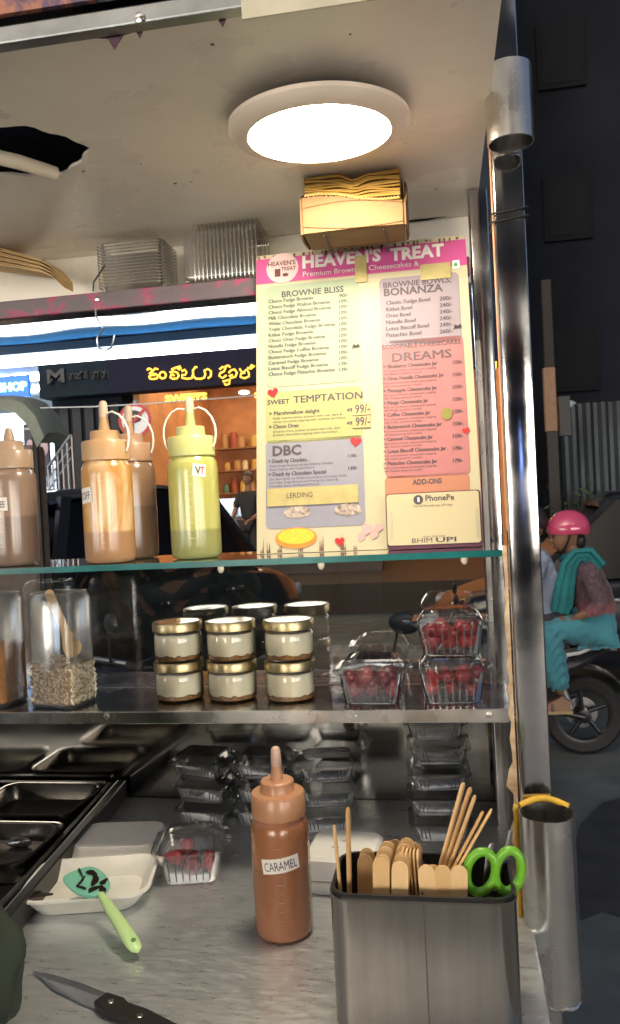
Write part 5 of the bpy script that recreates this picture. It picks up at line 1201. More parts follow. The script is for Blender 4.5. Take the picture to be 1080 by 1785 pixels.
# ---- the lit shop row on the near side of the street (faces the cart, mirrored in its steel)
nr = thing('near_shop_row', 'row of lit shopfronts on the near side, mirrored in the polished post', 'shops', (0, -7.5, ROAD))
MB().box(-16, -8.2, ROAD + .001, 16, -7.6, 8).build('wall', mat('near_wall', (.16, .15, .14), .8, var=.2, vscale=1), nr, world=True, smooth=0)
WW = glow('lit_window_warm', (1, .90, .76), NEARL); WC = glow('lit_window_cool', (.72, .84, 1), NEARL * .9)
for i in range(9):
    x = -13.6 + 3.2 * i
    f_ = MB().box(x, -7.599, ROAD + .3, x + 2.7, -7.56, 3.05).build('window', mat('window_frame_dark', (.04, .04, .045), .4), nr, world=True, smooth=0)
    for a in range(0 if i == 4 else 2):
        g_ = MB().box(x + .08 + 1.3 * a, -7.559, 1.0, x + 1.3 + 1.3 * a, -7.55, 2.95).build('pane', WC if i % 3 == 1 else WW, f_, smooth=0); g_.matrix_parent_inverse = nr.matrix_basis.inverted()
    if i == 4: g_ = MB().box(x + 1.55, -7.559, 1.55, x + 2.0, -7.53, 2.15).build('lit_panel', glow('blue_lit_panel', (.25, .4, 1), 1.2), f_, smooth=0); g_.matrix_parent_inverse = nr.matrix_basis.inverted()
    MB().box(x, -7.599, 3.2, x + 2.7, -7.35, 3.9).build('sign_board', mat('near_sign%d' % (i % 3), ((.03, .06, .2), (.25, .03, .03), (.03, .12, .08))[i % 3], .4), nr, world=True, smooth=0)
# ================================================================== VEHICLES
def car(name, lb, loc, rz, paint, L=3.9, H=1.55, W=1.68, suv=False):
    t = thing(name, lb, 'car', loc, rz); gl = mat('car_glass', (.006, .007, .010), .25, spec=.15)
    def sec(x, hw, zl, zh, tum): return [Vector((x, s * y, z)) for s, y, z in ((-1, hw * .90, zl), (-1, hw, zl + .12), (-1, hw, lerp(zl, zh, .6)), (-1, hw * tum, zh - .03), (-1, hw * tum * .9, zh), (1, hw * tum * .9, zh), (1, hw * tum, zh - .03), (1, hw, lerp(zl, zh, .6)), (1, hw, zl + .12), (1, hw * .90, zl))]
    hw = W / 2; b = .62 * H
    st = [(-L / 2, hw * .78, .36, b * .72, .9), (-L / 2 + .08, hw * .92, .26, b * .9, .93), (-L / 2 + .45, hw, .22, b, .95), (-.3, hw, .22, b * 1.02, .95), (.6, hw, .22, b * 1.0, .95), (L / 2 - .7, hw * .99, .22, b * .93, .94), (L / 2 - .15, hw * .9, .25, b * .78, .92), (L / 2, hw * .75, .34, b * .6, .9)]
    o = MB().loft([sec(*s) for s in st]).build('body', paint, t, smooth=50); sub = o.modifiers.new('sub', 'SUBSURF'); sub.levels = 1; sub.render_levels = 2
    def cab(x, hwb, hwt, z0, z1): return [Vector((x, -hwb, z0)), Vector((x, -hwt, z1)), Vector((x, 0, z1 + .02)), Vector((x, hwt, z1)), Vector((x, hwb, z0))]
    rs_ = [(-L / 2 + .28, hw * .86, hw * .80, b * .97, b * 1.02), (-L / 2 + .62, hw * .93, hw * .76, b * .98, H * .95), (-.35, hw * .93, hw * .76, b * .98, H), (.35, hw * .93, hw * .76, b * .98, H * .98), (1.05, hw * .92, hw * .82, b * .95, b * 1.02)]
    MB().loft([cab(*s) for s in rs_]).build('greenhouse', gl, t, smooth=40)
    rf = [(-L / 2 + .50, hw * .76, H * .965), (-L / 2 + .68, hw * .775, H * .985), (-.35, hw * .78, H * 1.022), (.35, hw * .77, H * 1.0), (.48, hw * .76, H * .965)]
    MB().loft([[Vector((x, -w_, z - .03)), Vector((x, -w_ * .96, z)), Vector((x, 0, z + .03)), Vector((x, w_ * .96, z)), Vector((x, w_, z - .03))] for x, w_, z in rf]).build('roof', paint, t, smooth=50)
    for s in (-1, 1):
        for x0_, x1_, xt0, xt1 in ((-.10, -.04, -.10, -.04), (1.02, 1.08, .36, .42), (-L / 2 + .30, -L / 2 + .40, -L / 2 + .58, -L / 2 + .68)):
            MB().loft([[Vector((x0_, s * hw * .94, b * .96)), Vector((x1_, s * hw * .94, b * .96)), Vector((x1_, s * hw * .91, b * .96)), Vector((x0_, s * hw * .91, b * .96))], [Vector((xt0, s * hw * .79, H * .98)), Vector((xt1, s * hw * .79, H * .98)), Vector((xt1, s * hw * .74, H * .98)), Vector((xt0, s * hw * .74, H * .98))]]).build('pillar', paint, t, smooth=0)
        for x in (-L / 2 + .75, L / 2 - .78):
            w_ = MB().lathe([(.12, -.09), (.29, -.10), (.315, -.08), (.315, .08), (.29, .10), (.12, .09)], 28, axis='y').build('wheel', RUBBER, t); w_.location = (x, s * (hw - .09), .3155)
            r_ = MB().lathe([(.02, .0), (.19, .012), (.20, .03)], 20, axis='y').build('rim', mat('car_rim', (.4, .41, .42), .3, 1), w_); r_.location = (0, s * .085, 0); r_.scale = (1, s, 1)
        for x in (-.5, .45): MB().obox((x, s * (hw + .004), b * .82), (.17, .03, .03)).build('door_handle', mat('chrome', (.6, .6, .6), .15, 1), t, bevel=.008)
        MB().obox((-L / 2 + .10, s * hw * .74, b * .80), (.10, .22, .16)).build('tail_light', mat('tail_red', (.35, .01, .01), .2, emit=.6, ecol=(1, .03, .03)), t, bevel=.03)
        MB().obox((L / 2 - .13, s * hw * .66, b * .66), (.12, .30, .13)).build('headlight', mat('headlight', (.55, .57, .6), .1), t, bevel=.03)
        MB().obox((.92, s * (hw + .07), b * 1.02), (.10, .16, .11)).build('wing_mirror', paint, t, bevel=.03)
        MB().obox((-.05, s * (hw + .003), b * .46), (1.9, .02, .05)).build('side_trim', mat('trim_chrome', (.5, .5, .5), .2, 1), t, bevel=.005)
    MB().obox((-L / 2 + .02, 0, b * .55), (.03, .5, .12)).build('number_plate', mat('plate', (.6, .6, .55), .5), t)
    MB().obox((-L / 2 + .57, 0, H * .93), (.03, .22, .035)).build('brake_light', mat('brake_red', (.5, .01, .01), .3, emit=6, ecol=(1, .02, .04)), t)
    return t
bp_ = mat('black_car_paint', (.010, .011, .014), .15, spec=.5, coat=.5)
cc = P(1075, 900, Y=7.3)
car('parked_car', 'black hatchback car behind the motorcycle at right', (cc.x + .25, 7.2, ROAD + .001), R(176), bp_, L=3.9, H=1.62)
cc = P(130, 882, Y=5.6)
car('parked_suv', 'dark car with a red brake light behind the left bottles', (cc.x - .15, 6.9, ROAD + .001), R(72), mat('charcoal_paint', (.025, .028, .034), .15, coat=1), L=4.1, H=1.85, W=1.75)

def motorcycle(lb, loc, rz, tank):
    t = thing('motorcycle', lb, 'motorcycle', loc, rz); bm_ = mat('bike_black', (.015, .015, .017), .3, coat=.4); ch = mat('bike_metal', (.45, .45, .46), .3, 1)
    def wheel(x, r_):
        w_ = MB().lathe([(r_ - .085, -.035), (r_ - .03, -.052), (r_ - .005, -.03), (r_, 0), (r_ - .005, .03), (r_ - .03, .052), (r_ - .085, .035), (r_ - .085, -.035)], 40, axis='y', cap=False).build('wheel', RUBBER, t, smooth=50); w_.location = (x, 0, r_ + .001)
        rim = MB(); rim.lathe([(r_ - .105, -.03), (r_ - .08, -.034), (r_ - .08, .034), (r_ - .105, .03), (r_ - .105, -.03)], 36, axis='y', cap=False).build('rim', mat('alloy_dark', (.05, .05, .055), .35, .8), w_)
        for k in range(5):
            a = 2 * math.pi * k / 5; MB().tube([(.03 * math.cos(a), 0, .03 * math.sin(a)), ((r_ - .1) * math.cos(a + .25), 0, (r_ - .1) * math.sin(a + .25))], [.020, .013], 8).build('spoke', MATS['alloy_dark'], w_)
        MB().lathe([(.02, -.07), (.05, -.065), (.05, .065), (.02, .07)], 20, axis='y').build('hub', MATS['alloy_dark'], w_)
        MB().lathe([(.06, -.066), (.115, -.064), (.115, -.060), (.06, -.058)], 28, axis='y', cap=False).build('brake_disc', ch, w_)
    wheel(-.62, .29); wheel(.62, .29)
    for s in (-1, 1):
        MB().tube([(.62, s * .085, .29), (.36, s * .085, .92)], .022, 10).build('fork', ch, t); MB().tube([(-.62, s * .08, .29), (-.12, s * .07, .40)], .022, 10).build('swing_arm', bm_, t); MB().tube([(-.52, s * .10, .36), (-.40, s * .09, .70)], .028, 10).build('shock_absorber', mat('shock_grey', (.3, .3, .31), .4, .6), t)
        MB().tube([(.33, 0, .99), (.28, s * .20, 1.04), (.18, s * .36, 1.02)], .013, 8).build('handlebar', ch, t); MB().tube([(.20, s * .34, 1.02), (.15, s * .40, 1.01)], .019, 10).build('grip', RUBBER, t)
        MB().tube([(.25, s * .28, 1.03), (.27, s * .33, 1.18)], .006, 6).build('mirror_stem', bm_, t); MB().sphere((.27, s * .36, 1.21), (.02, .07, .045), 12, 8).build('mirror', bm_, t)
        MB().loft([[Vector((x, s * y, z + e)) for e in (0, .035)] + [Vector((x, s * (y + .02), z + e)) for e in (.03, .005)] for x, y, z in ((-.80, .07, .84), (-.60, .12, .76), (-.35, .13, .72))]).build('grab_rail', mat('grab_silver', (.55, .56, .58), .3, .7), t, smooth=50)
        MB().tube([(-.08, s * .12, .30), (-.08, s * .26, .30)], .014, 8).build('foot_peg', RUBBER, t)
        MB().tube([(-.36, s * .10, .36), (-.36, s * .22, .36)], .013, 8).build('pillion_peg', RUBBER, t)
        MB().loft([[Vector((x, s * .13, z0_)), Vector((x, s * .17, (z0_ + z1_) / 2)), Vector((x, s * .13, z1_)), Vector((x, s * .09, (z0_ + z1_) / 2))] for x, z0_, z1_ in ((-.82, .80, .83), (-.55, .62, .74), (-.20, .52, .72))]).build('tail_panel', tank, t, smooth=50)
    MB().loft([[Vector((x, y * w_, z)) for y, z in ((-1, z0_), (-1.0, (z0_ + z1_) / 2), (-.5, z1_), (.5, z1_), (1, (z0_ + z1_) / 2), (1, z0_))] for x, w_, z0_, z1_ in ((-.12, .09, .68, .80), (.02, .14, .68, .93), (.2, .15, .70, .98), (.34, .10, .76, .95))]).build('tank', tank, t, smooth=60)
    MB().loft([[Vector((x, y * w_, z)) for y, z in ((-1, z1_ - .07), (-.9, z1_ - .01), (0, z1_ + .01), (.9, z1_ - .01), (1, z1_ - .07))] for x, w_, z1_ in ((-.84, .07, .86), (-.7, .12, .85), (-.45, .13, .80), (-.2, .13, .76), (-.08, .10, .77))]).build('seat', mat('seat_vinyl', (.015, .015, .016), .5, bump=.1), t, smooth=60)
    MB().loft([ring(.30, .22, .03, .24, 3), ring(.34, .26, .03, .36, 3), ring(.28, .22, .03, .50, 3)]).build('engine', mat('engine_grey', (.10, .10, .105), .4, .7), t, smooth=30)
    for k in range(6): MB().loft([ring(.19 - .004 * k, .17, .02, .505 + .026 * k, 3), ring(.19 - .004 * k, .17, .02, .517 + .026 * k, 3)]).build('cooling_fin', MATS['engine_grey'], t, smooth=30).location = (.06, 0, 0)
    MB().tube([(.36, 0, .90), (.10, 0, .70), (.14, 0, .40), (-.05, 0, .26), (-.2, 0, .42), (-.12, 0, .68), (.10, 0, .70)], .024, 10).build('frame', bm_, t)
    MB().tube([(.16, -.1, .45), (.26, -.13, .32), (.05, -.14, .22), (-.25, -.15, .26), (-.62, -.17, .36)], [.02, .02, .025, .042, .046], 14).build('exhaust', ch, t)
    MB().sphere((.47, 0, .94), (.10, .10, .11), 16, 10).build('headlight', mat('lens', (.5, .52, .55), .1), t)
    MB().loft([[Vector((.62 + .335 * math.cos(R(a)), s * .06, .29 + .335 * math.sin(R(a)))) for s in (-1, 1)] + [Vector((.62 + .322 * math.cos(R(a)), s * .06, .29 + .322 * math.sin(R(a)))) for s in (1, -1)] for a in range(40, 161, 12)]).build('front_mudguard', bm_, t, smooth=60)
    MB().loft([[Vector((-.62 + .35 * math.cos(R(a)), s * .075, .31 + .35 * math.sin(R(a)))) for s in (-1, 1)] + [Vector((-.62 + .336 * math.cos(R(a)), s * .075, .31 + .336 * math.sin(R(a)))) for s in (1, -1)] for a in range(60, 165, 12)]).build('rear_mudguard', bm_, t, smooth=60)
    MB().obox((-.92, 0, .76), (.06, .13, .07)).build('tail_lamp', mat('bike_tail', (.4, .01, .01), .2), t, bevel=.02)
    MB().obox((-1.0, 0, .56), (.01, .17, .10), Matrix.Rotation(R(-15), 3, 'Y')).build('number_plate', mat('plate', (.6, .6, .55), .5), t)
    return t
wc = P(1016, 1247, Y=5.3)
MX = wc.x - .62 * .86
mc_ = motorcycle('black motorcycle carrying two riders on the road at right', (MX, 5.3, ROAD + .001), R(180), mat('bike_tank_black', (.02, .02, .024), .2, coat=.8)); mc_.scale = (.86, .86, .86)
q = P(640, 1100, Y=3.15)
motorcycle('parked black motorcycle seen through the rear glass behind the fruit', (q.x - .05, 3.5, ROAD + .001), R(243), mat('bike_tank_brown', (.10, .045, .03), .25, coat=.8))
q = P(300, 1100, Y=3.5)
motorcycle('parked dark motorcycle seen through the rear glass behind the jars', (q.x - .25, 3.7, ROAD + .001), R(225), mat('bike_tank_black', (.02, .02, .024), .2))

# ================================================================== PEOPLE
def skin(name, nodes, edges, root, m_, parent=None, sub=2, extra=None, fold=0):
    keys = list(nodes); me = bpy.data.meshes.new(name)
    me.from_pydata([tuple(nodes[k][0]) for k in keys], [(keys.index(a), keys.index(b)) for a, b in edges], [])
    ob = bpy.data.objects.new(name, me); COL.objects.link(ob)
    ob.modifiers.new('skin', 'SKIN'); sv_ = me.skin_vertices[0].data
    for i, k in enumerate(keys):
        r_ = nodes[k][1]; sv_[i].radius = r_ if isinstance(r_, tuple) else (r_, r_); sv_[i].use_root = (k == root); sv_[i].use_loose = False
    s_ = ob.modifiers.new('sub', 'SUBSURF'); s_.levels = sub; s_.render_levels = sub
    dg = bpy.context.evaluated_depsgraph_get(); dg.update(); nm_ = bpy.data.meshes.new_from_object(ob.evaluated_get(dg)); bpy.data.objects.remove(ob)
    vs = [v.co.copy() for v in nm_.vertices]; fs = [tuple(p.vertices) for p in nm_.polygons]; bpy.data.meshes.remove(nm_)
    if fold:
        nr_ = [Vector((0, 0, 0)) for _ in vs]
        for f in fs:
            n__ = (vs[f[1]] - vs[f[0]]).cross(vs[f[2]] - vs[f[0]])
            for i in f: nr_[i] += n__
        vs = [v + n__.normalized() * fold * (math.sin(v.z * 95 + 6 * math.sin(v.x * 25) + 4 * math.sin(v.y * 31)) + .5 * math.sin(v.x * 120 + v.y * 70 + v.z * 40)) if n__.length > 0 else v for v, n__ in zip(vs, nr_)]
    mb = MB().add(vs, fs)
    if extra: extra(mb)
    return mb.build(name, m_, parent, world=parent is not None, smooth=80)
SK = mat('brown_skin', (.23, .115, .065), .5, var=.08, vscale=30, sss=.1)
HAIR = mat('black_hair', (.012, .010, .010), .45, bump=.3, bscale=120)
def head_into(mb, c, f, s=1.0):
    """head shaped from a ball: f is the facing direction"""
    f = Vector(f).normalized(); l = Vector((0, 0, 1)).cross(f).normalized(); u_ = f.cross(l)
    def w(a, b_, z): return Vector(c) + (f * a + l * b_ + u_ * z) * s
    k = len(mb.v)
    def fn(q, d):
        x = q.x * (1.0 if d.x < 0 else 1 - .12 * max(0, -d.z)); y = q.y * (1 - .30 * max(0, -d.z)); return Vector((x, y, q.z))
    t_ = MB().sphere((0, 0, 0), (.093, .075, .115), 20, 14, fn=fn)
    mb.add([w(v.x, v.y, v.z) for v in t_.v], t_.f)
    nz = MB().loft([[Vector((.084, -.008, .018)), Vector((.090, 0, .020)), Vector((.084, .008, .018)), Vector((.07, 0, .02))], [Vector((.088, -.016, -.022)), Vector((.113, 0, -.018)), Vector((.088, .016, -.022)), Vector((.07, 0, -.02))], [Vector((.085, -.012, -.03)), Vector((.098, 0, -.03)), Vector((.085, .012, -.03)), Vector((.07, 0, -.03))]])
    mb.add([w(v.x, v.y, v.z) for v in nz.v], nz.f)
    for s_ in (-1, 1):
        e = MB().sphere((-.005, s_ * .076, -.005), (.016, .008, .028), 10, 6); mb.add([w(v.x, v.y, v.z) for v in e.v], e.f)
    return w
def face_parts(w, parent, glasses=False):
    for s_ in (-1, 1):
        t_ = MB().sphere((.078, s_ * .032, .012), (.012, .013, .009), 10, 6); MB().add([w(*v) for v in t_.v], t_.f).build('eye', mat('eye_dark', (.03, .02, .02), .2), parent, world=True)
        t_ = MB().sphere((.082, s_ * .032, .034), (.010, .019, .004), 10, 6); MB().add([w(*v) for v in t_.v], t_.f).build('eyebrow', HAIR, parent, world=True)
    t_ = MB().sphere((.080, 0, -.055), (.012, .024, .007), 10, 6); MB().add([w(*v) for v in t_.v], t_.f).build('mouth', mat('lip', (.22, .07, .06), .5), parent, world=True)
def hand_into(mb, wr, d, n_, s=1.0, curl=.5):
    """palm and five fingers from the wrist along d, palm facing n_"""
    d = Vector(d).normalized(); n_ = (Vector(n_) - d * Vector(n_).dot(d)).normalized(); sd_ = d.cross(n_)
    pl = [[Vector(wr) + (d * a + sd_ * x * w_ + n_ * y) * s for x, y in ((-1, -.011), (1, -.011), (1, .011), (-1, .011))] for a, w_ in ((-.01, .022), (.03, .036), (.075, .040), (.088, .038))]
    mb.loft(pl)
    for i, L_ in enumerate((.062, .074, .078, .068)):
        x = (-.030 + .020 * i); b = Vector(wr) + (d * .084 + sd_ * x) * s; p1 = b + (d * L_ * .45 + n_ * .012 * curl) * s; p2 = b + (d * L_ * .75 + n_ * .035 * curl) * s; p3 = b + (d * L_ * .85 + n_ * .058 * curl) * s
        mb.tube([b, p1, p2, p3], [.0095 * s, .009 * s, .008 * s, .006 * s], 8)
    b = Vector(wr) + (d * .03 + sd_ * -.034) * s; mb.tube([b, b + (d * .03 - sd_ * .022 + n_ * .012) * s, b + (d * .058 - sd_ * .024 + n_ * .03) * s], [.012 * s, .010 * s, .007 * s], 8)

# ---- pillion rider
YB = 5.3
def Q(px, py, Y=YB): return P(px, py, Y=Y)
pel = Q(1032, 1092); ch_ = Q(1022, 1010); nk = Q(1004, 972); hdc = Q(985, 935, YB)
N1 = {'pel': (pel, .13), 'wst': (Q(1035, 1055), .115), 'chs': (ch_, (.125, .15)), 'nkb': (Q(1010, 980), .055), 'nk': (Q(998, 962), .045),
      'sn': (Q(1022, 988, YB - .17), .055), 'en': (Q(1048, 1058, YB - .24), .042), 'wn': (Q(1000, 1078, YB - .17), .026),
      'sf': (Q(1018, 990, YB + .17), .055), 'ef': (Q(1035, 1058, YB + .24), .042), 'wf': (Q(985, 1075, YB + .12), .026),
      'hn': (Q(1035, 1096, YB - .09), .095), 'kn': (Q(953, 1100, YB - .20), .062), 'an': (Q(978, 1213, YB - .20), .036),
      'hf': (Q(1035, 1096, YB + .09), .095), 'kf': (Q(953, 1100, YB + .20), .062), 'af': (Q(978, 1213, YB + .20), .036)}
ED = [('pel', 'wst'), ('wst', 'chs'), ('chs', 'nkb'), ('nkb', 'nk'), ('chs', 'sn'), ('sn', 'en'), ('en', 'wn'), ('chs', 'sf'), ('sf', 'ef'), ('ef', 'wf'), ('pel', 'hn'), ('hn', 'kn'), ('kn', 'an'), ('pel', 'hf'), ('hf', 'kf'), ('kf', 'af')]
wom = thing('person', 'pillion rider in pink half helmet, turquoise trousers and teal scarf', 'person', (pel.x, YB, pel.z - .1), group='riders on the motorcycle')
WF = Vector((-1, -.12, -.1))
ww = []
def ex(mb):
    ww.append(head_into(mb, hdc, WF, 1.0)); mb.tube([Q(1000, 968), hdc + Vector((.02, 0, -.05))], [.05, .048], 12)
    hand_into(mb, N1['wn'][0], Vector((-1, .1, 0)), Vector((0, .2, -1)), .95); hand_into(mb, N1['wf'][0], Vector((-1, -.1, 0)), Vector((0, -.2, -1)), .95)
    for s_ in ('an', 'af'):
        a = N1[s_][0]; mb.loft([[a + Vector((x, y * w_, z)) for y, z in ((-1, -.085), (-.8, h_), (.8, h_), (1, -.085))] for x, w_, h_ in ((.05, .032, -.03), (0, .036, .0), (-.08, .042, -.045), (-.15, .036, -.068))])
skin('body', {k: (v[0], tuple(x * .86 for x in v[1]) if isinstance(v[1], tuple) else v[1] * .86) for k, v in N1.items()}, ED, 'pel', SK, wom, 2, ex)
face_parts(ww[0], wom)
flo = mat('floral_tunic', (.028, .020, .030), .8, col2=(.13, .07, .085), vscale=38, sheen=.2)
# the tunic's lower hem turns to rose
t_ = flo.node_tree; tc_ = t_.nodes.new('ShaderNodeTexCoord'); sx_ = t_.nodes.new('ShaderNodeSeparateXYZ'); t_.links.new(tc_.outputs['Object'], sx_.inputs[0])
mr_ = t_.nodes.new('ShaderNodeMapRange'); mr_.inputs['From Min'].default_value = .30; mr_.inputs['From Max'].default_value = .12; t_.links.new(sx_.outputs['Z'], mr_.inputs[0])
mx_ = t_.nodes.new('ShaderNodeMix'); mx_.data_type = 'RGBA'; mx_.inputs['B'].default_value = (.48, .14, .15, 1)
t_.links.new([x for x in t_.nodes if x.type == 'VALTORGB'][0].outputs[0], mx_.inputs['A']); t_.links.new(mr_.outputs[0], mx_.inputs['Factor']); t_.links.new(mx_.outputs['Result'], t_.nodes['Principled BSDF'].inputs['Base Color'])
up = {k: N1[k] for k in ('pel', 'wst', 'chs', 'nkb', 'sn', 'en', 'sf', 'ef')}
up['pel'] = (pel + Vector((.02, 0, .0)), .15); up['wst'] = (N1['wst'][0], .135); up['fn'] = (lerp(N1['en'][0], N1['wn'][0], .55), .036); up['ff'] = (lerp(N1['ef'][0], N1['wf'][0], .55), .036); up['pel'] = (pel + Vector((.03, 0, .03)), .125)
skin('tunic', {k: (v[0], tuple(x * 1.05 for x in v[1]) if isinstance(v[1], tuple) else v[1] * 1.1) for k, v in up.items()}, [('pel', 'wst'), ('wst', 'chs'), ('chs', 'nkb'), ('chs', 'sn'), ('sn', 'en'), ('en', 'fn'), ('chs', 'sf'), ('sf', 'ef'), ('ef', 'ff')], 'pel', flo, wom, 3, None, .004)
tq = mat('turquoise_trousers', (.045, .21, .26), .8, var=.12, vscale=8, bump=.3, bscale=10, sheen=.2)
lo = {'pel': (pel + Vector((-.02, 0, -.03)), .13)}
for s_ in 'nf':
    lo['h' + s_] = (N1['h' + s_][0], .112); lo['t' + s_] = (lerp(N1['h' + s_][0], N1['k' + s_][0], .55), .10); lo['k' + s_] = (N1['k' + s_][0], .088); lo['c' + s_] = (lerp(N1['k' + s_][0], N1['a' + s_][0], .5), .080); lo['a' + s_] = (lerp(N1['k' + s_][0], N1['a' + s_][0], .93), .064)
skin('trousers', lo, [('pel', 'hn'), ('hn', 'tn'), ('tn', 'kn'), ('kn', 'cn'), ('cn', 'an'), ('pel', 'hf'), ('hf', 'tf'), ('tf', 'kf'), ('kf', 'cf'), ('cf', 'af')], 'pel', tq, wom, 3, None, .008)
pkh = mat('pink_helmet', (.50, .055, .13), .18, coat=.8, var=.06)
hl = MB().sphere((0, 0, 0), (.135, .118, .125), 24, 14, fn=lambda q_, d_: Vector((q_.x, q_.y, max(q_.z, -.030 - .02 * d_.x))))
hl.xf(Matrix.Translation(hdc + Vector((.022, 0, .045))) @ Matrix.Rotation(R(-6), 4, 'Y')).build('helmet', pkh, wom, world=True, smooth=60)
MB().tube([hdc + Vector((.02, -.085, .02)), hdc + Vector((-.005, -.082, -.05)), hdc + Vector((-.045, -.04, -.115)), hdc + Vector((-.045, .04, -.115)), hdc + Vector((-.005, .082, -.05)), hdc + Vector((.02, .085, .02))], .009, 8, flat=.5).build('chin_strap', BLACK, wom, world=True)
MB().sphere(hdc + Vector((.085, 0, -.03)), (.04, .06, .06), 12, 8).build('hair', HAIR, wom, world=True)
tsc = mat('teal_scarf', (.012, .15, .16), .8, var=.2, vscale=14, bump=.4, bscale=16)
sc1 = [Q(1045, 990, YB - .16), Q(1025, 967, YB - .19), Q(1005, 968, YB - .18), Q(992, 985, YB - .17), Q(985, 1015, YB - .18), Q(980, 1050, YB - .17), Q(975, 1068, YB - .15)]
rr = []
for k, p in enumerate(sc1):
    w_ = (.05, .05, .045, .05, .058, .062, .055)[k]; a_ = (sc1[min(k + 1, 6)] - sc1[max(k - 1, 0)]).normalized(); s__ = a_.cross(Vector((0, -1, 0))).normalized()
    rr.append([p + s__ * lerp(-w_, w_, j / 8) + Vector((0, -.016 - .010 * math.sin(j * 2.2), 0)) for j in range(9)] + [p + s__ * lerp(w_, -w_, j / 8) + Vector((0, .015, 0)) for j in range(9)])
MB().loft(rr).build('scarf', tsc, wom, world=True, smooth=60)
rr = []
for k in range(9): a_ = R(40 * k); rr.append(Q(1003, 968) + Vector((.075 * math.cos(a_), .085 * math.sin(a_), .02 * math.cos(a_))))
MB().tube(rr, .034, 10, closed=False).build('scarf_collar', tsc, wom, world=True)
for s_ in ('an', 'af'):
    a = N1[s_][0]
    MB().loft([[a + Vector((x, y * w_, z)) for y, z in ((-1, -.105), (-1, -.086), (1, -.086), (1, -.105))] for x, w_ in ((.06, .036), (0, .036), (-.09, .044), (-.165, .034))]).build('sandal', mat('tan_sandal', (.35, .26, .12), .6), wom, world=True, smooth=30)
    MB().tube([a + Vector((-.06, .045 * math.cos(R(20 * k)), -.085 + .055 * math.sin(R(20 * k)))) for k in range(10)], .011, 8, flat=.4).build('sandal_strap', mat('sandal_strap', (.10, .07, .06), .6), wom, world=True)
MB().tube([N1['wn'][0] + Vector((.04 + .0, .032 * math.cos(R(30 * k)), .032 * math.sin(R(30 * k)))) for k in range(12)], .004, 6, closed=True).build('bangle', mat('gold_bangle', (.7, .5, .2), .3, 1), wom, world=True)
bgq = Q(968, 1085, YB - .05); o = MB().obox((0, 0, 0), (.22, .14, .03), Matrix.Rotation(R(14), 3, 'Y')).build('handbag', mat('dark_bag', (.03, .025, .025), .5), bevel=.012); o.location = bgq; tag(o, 'flat dark bag held on the lap of the pillion rider', 'bag')
# ---- rider in front
rp_ = Q(950, 1092); rid = thing('person', 'motorcycle rider in pale grey-blue shirt in front of the pillion', 'person', (rp_.x, YB, rp_.z - .1), group='riders on the motorcycle')
N2 = {'pel': (rp_, .13), 'wst': (Q(950, 1050), .125), 'chs': (Q(938, 1000), (.14, .17)), 'nkb': (Q(925, 962), .055), 'nk': (Q(920, 948), .05),
      'sn': (Q(940, 975, YB - .20), .062), 'en': (Q(905, 1050, YB - .27), .045), 'wn': (Q(850, 1032, YB - .30), .028), 'sf': (Q(935, 975, YB + .20), .062), 'ef': (Q(900, 1050, YB + .27), .045), 'wf': (Q(850, 1032, YB + .30), .028),
      'hn': (Q(950, 1096, YB - .10), .10), 'kn': (Q(855, 1112, YB - .22), .065), 'an': (Q(890, 1240, YB - .18), .04), 'hf': (Q(950, 1096, YB + .10), .10), 'kf': (Q(855, 1112, YB + .22), .065), 'af': (Q(890, 1240, YB + .18), .04)}
hd2 = Q(921, 915); w2 = []
def ex2(mb):
    w2.append(head_into(mb, hd2, (-1, 0, 0))); mb.tube([Q(922, 955), hd2 + Vector((.02, 0, -.05))], [.055, .05], 12)
    hand_into(mb, N2['wn'][0], Vector((-1, 0, -.1)), Vector((0, 0, -1)), 1, .9); hand_into(mb, N2['wf'][0], Vector((-1, 0, -.1)), Vector((0, 0, -1)), 1, .9)
    for s_ in ('an', 'af'):
        a = N2[s_][0]; mb.loft([[a + Vector((x, y * w_, z)) for y, z in ((-1, -.085), (-.8, h_), (.8, h_), (1, -.085))] for x, w_, h_ in ((.05, .036, -.03), (0, .04, .0), (-.08, .046, -.045), (-.16, .04, -.068))])
skin('body', {k: (v[0], tuple(x * .86 for x in v[1]) if isinstance(v[1], tuple) else v[1] * .86) for k, v in N2.items()}, ED, 'pel', SK, rid, 2, ex2); face_parts(w2[0], rid)
gs = mat('grey_blue_shirt', (.20, .23, .31), .8, var=.08, vscale=10, bump=.25, bscale=9)
up = {k: N2[k] for k in ('pel', 'wst', 'chs', 'nkb', 'sn', 'en', 'sf', 'ef')}; up['pel'] = (rp_ + Vector((.02, 0, .02)), .15)
skin('shirt', {k: (v[0], tuple(x * 1.05 for x in v[1]) if isinstance(v[1], tuple) else v[1] * 1.12) for k, v in up.items()}, [('pel', 'wst'), ('wst', 'chs'), ('chs', 'nkb'), ('chs', 'sn'), ('sn', 'en'), ('chs', 'sf'), ('sf', 'ef')], 'pel', gs, rid, 3, None, .005)
lo = {'pel': (rp_ + Vector((-.02, 0, -.03)), .13)}
for s_ in 'nf':
    lo['h' + s_] = (N2['h' + s_][0], .11); lo['k' + s_] = (N2['k' + s_][0], .085); lo['a' + s_] = (lerp(N2['k' + s_][0], N2['a' + s_][0], .93), .06)
skin('trousers', lo, [('pel', 'hn'), ('hn', 'kn'), ('kn', 'an'), ('pel', 'hf'), ('hf', 'kf'), ('kf', 'af')], 'pel', mat('dark_trousers', (.03, .032, .04), .8), rid)
MB().sphere(hd2 + Vector((.012, 0, .025)), (.108, .09, .108), 20, 12, fn=lambda q_, d_: Vector((q_.x, q_.y, max(q_.z, -.05 if d_.x > 0 else .01)))).build('hair', HAIR, rid, world=True)

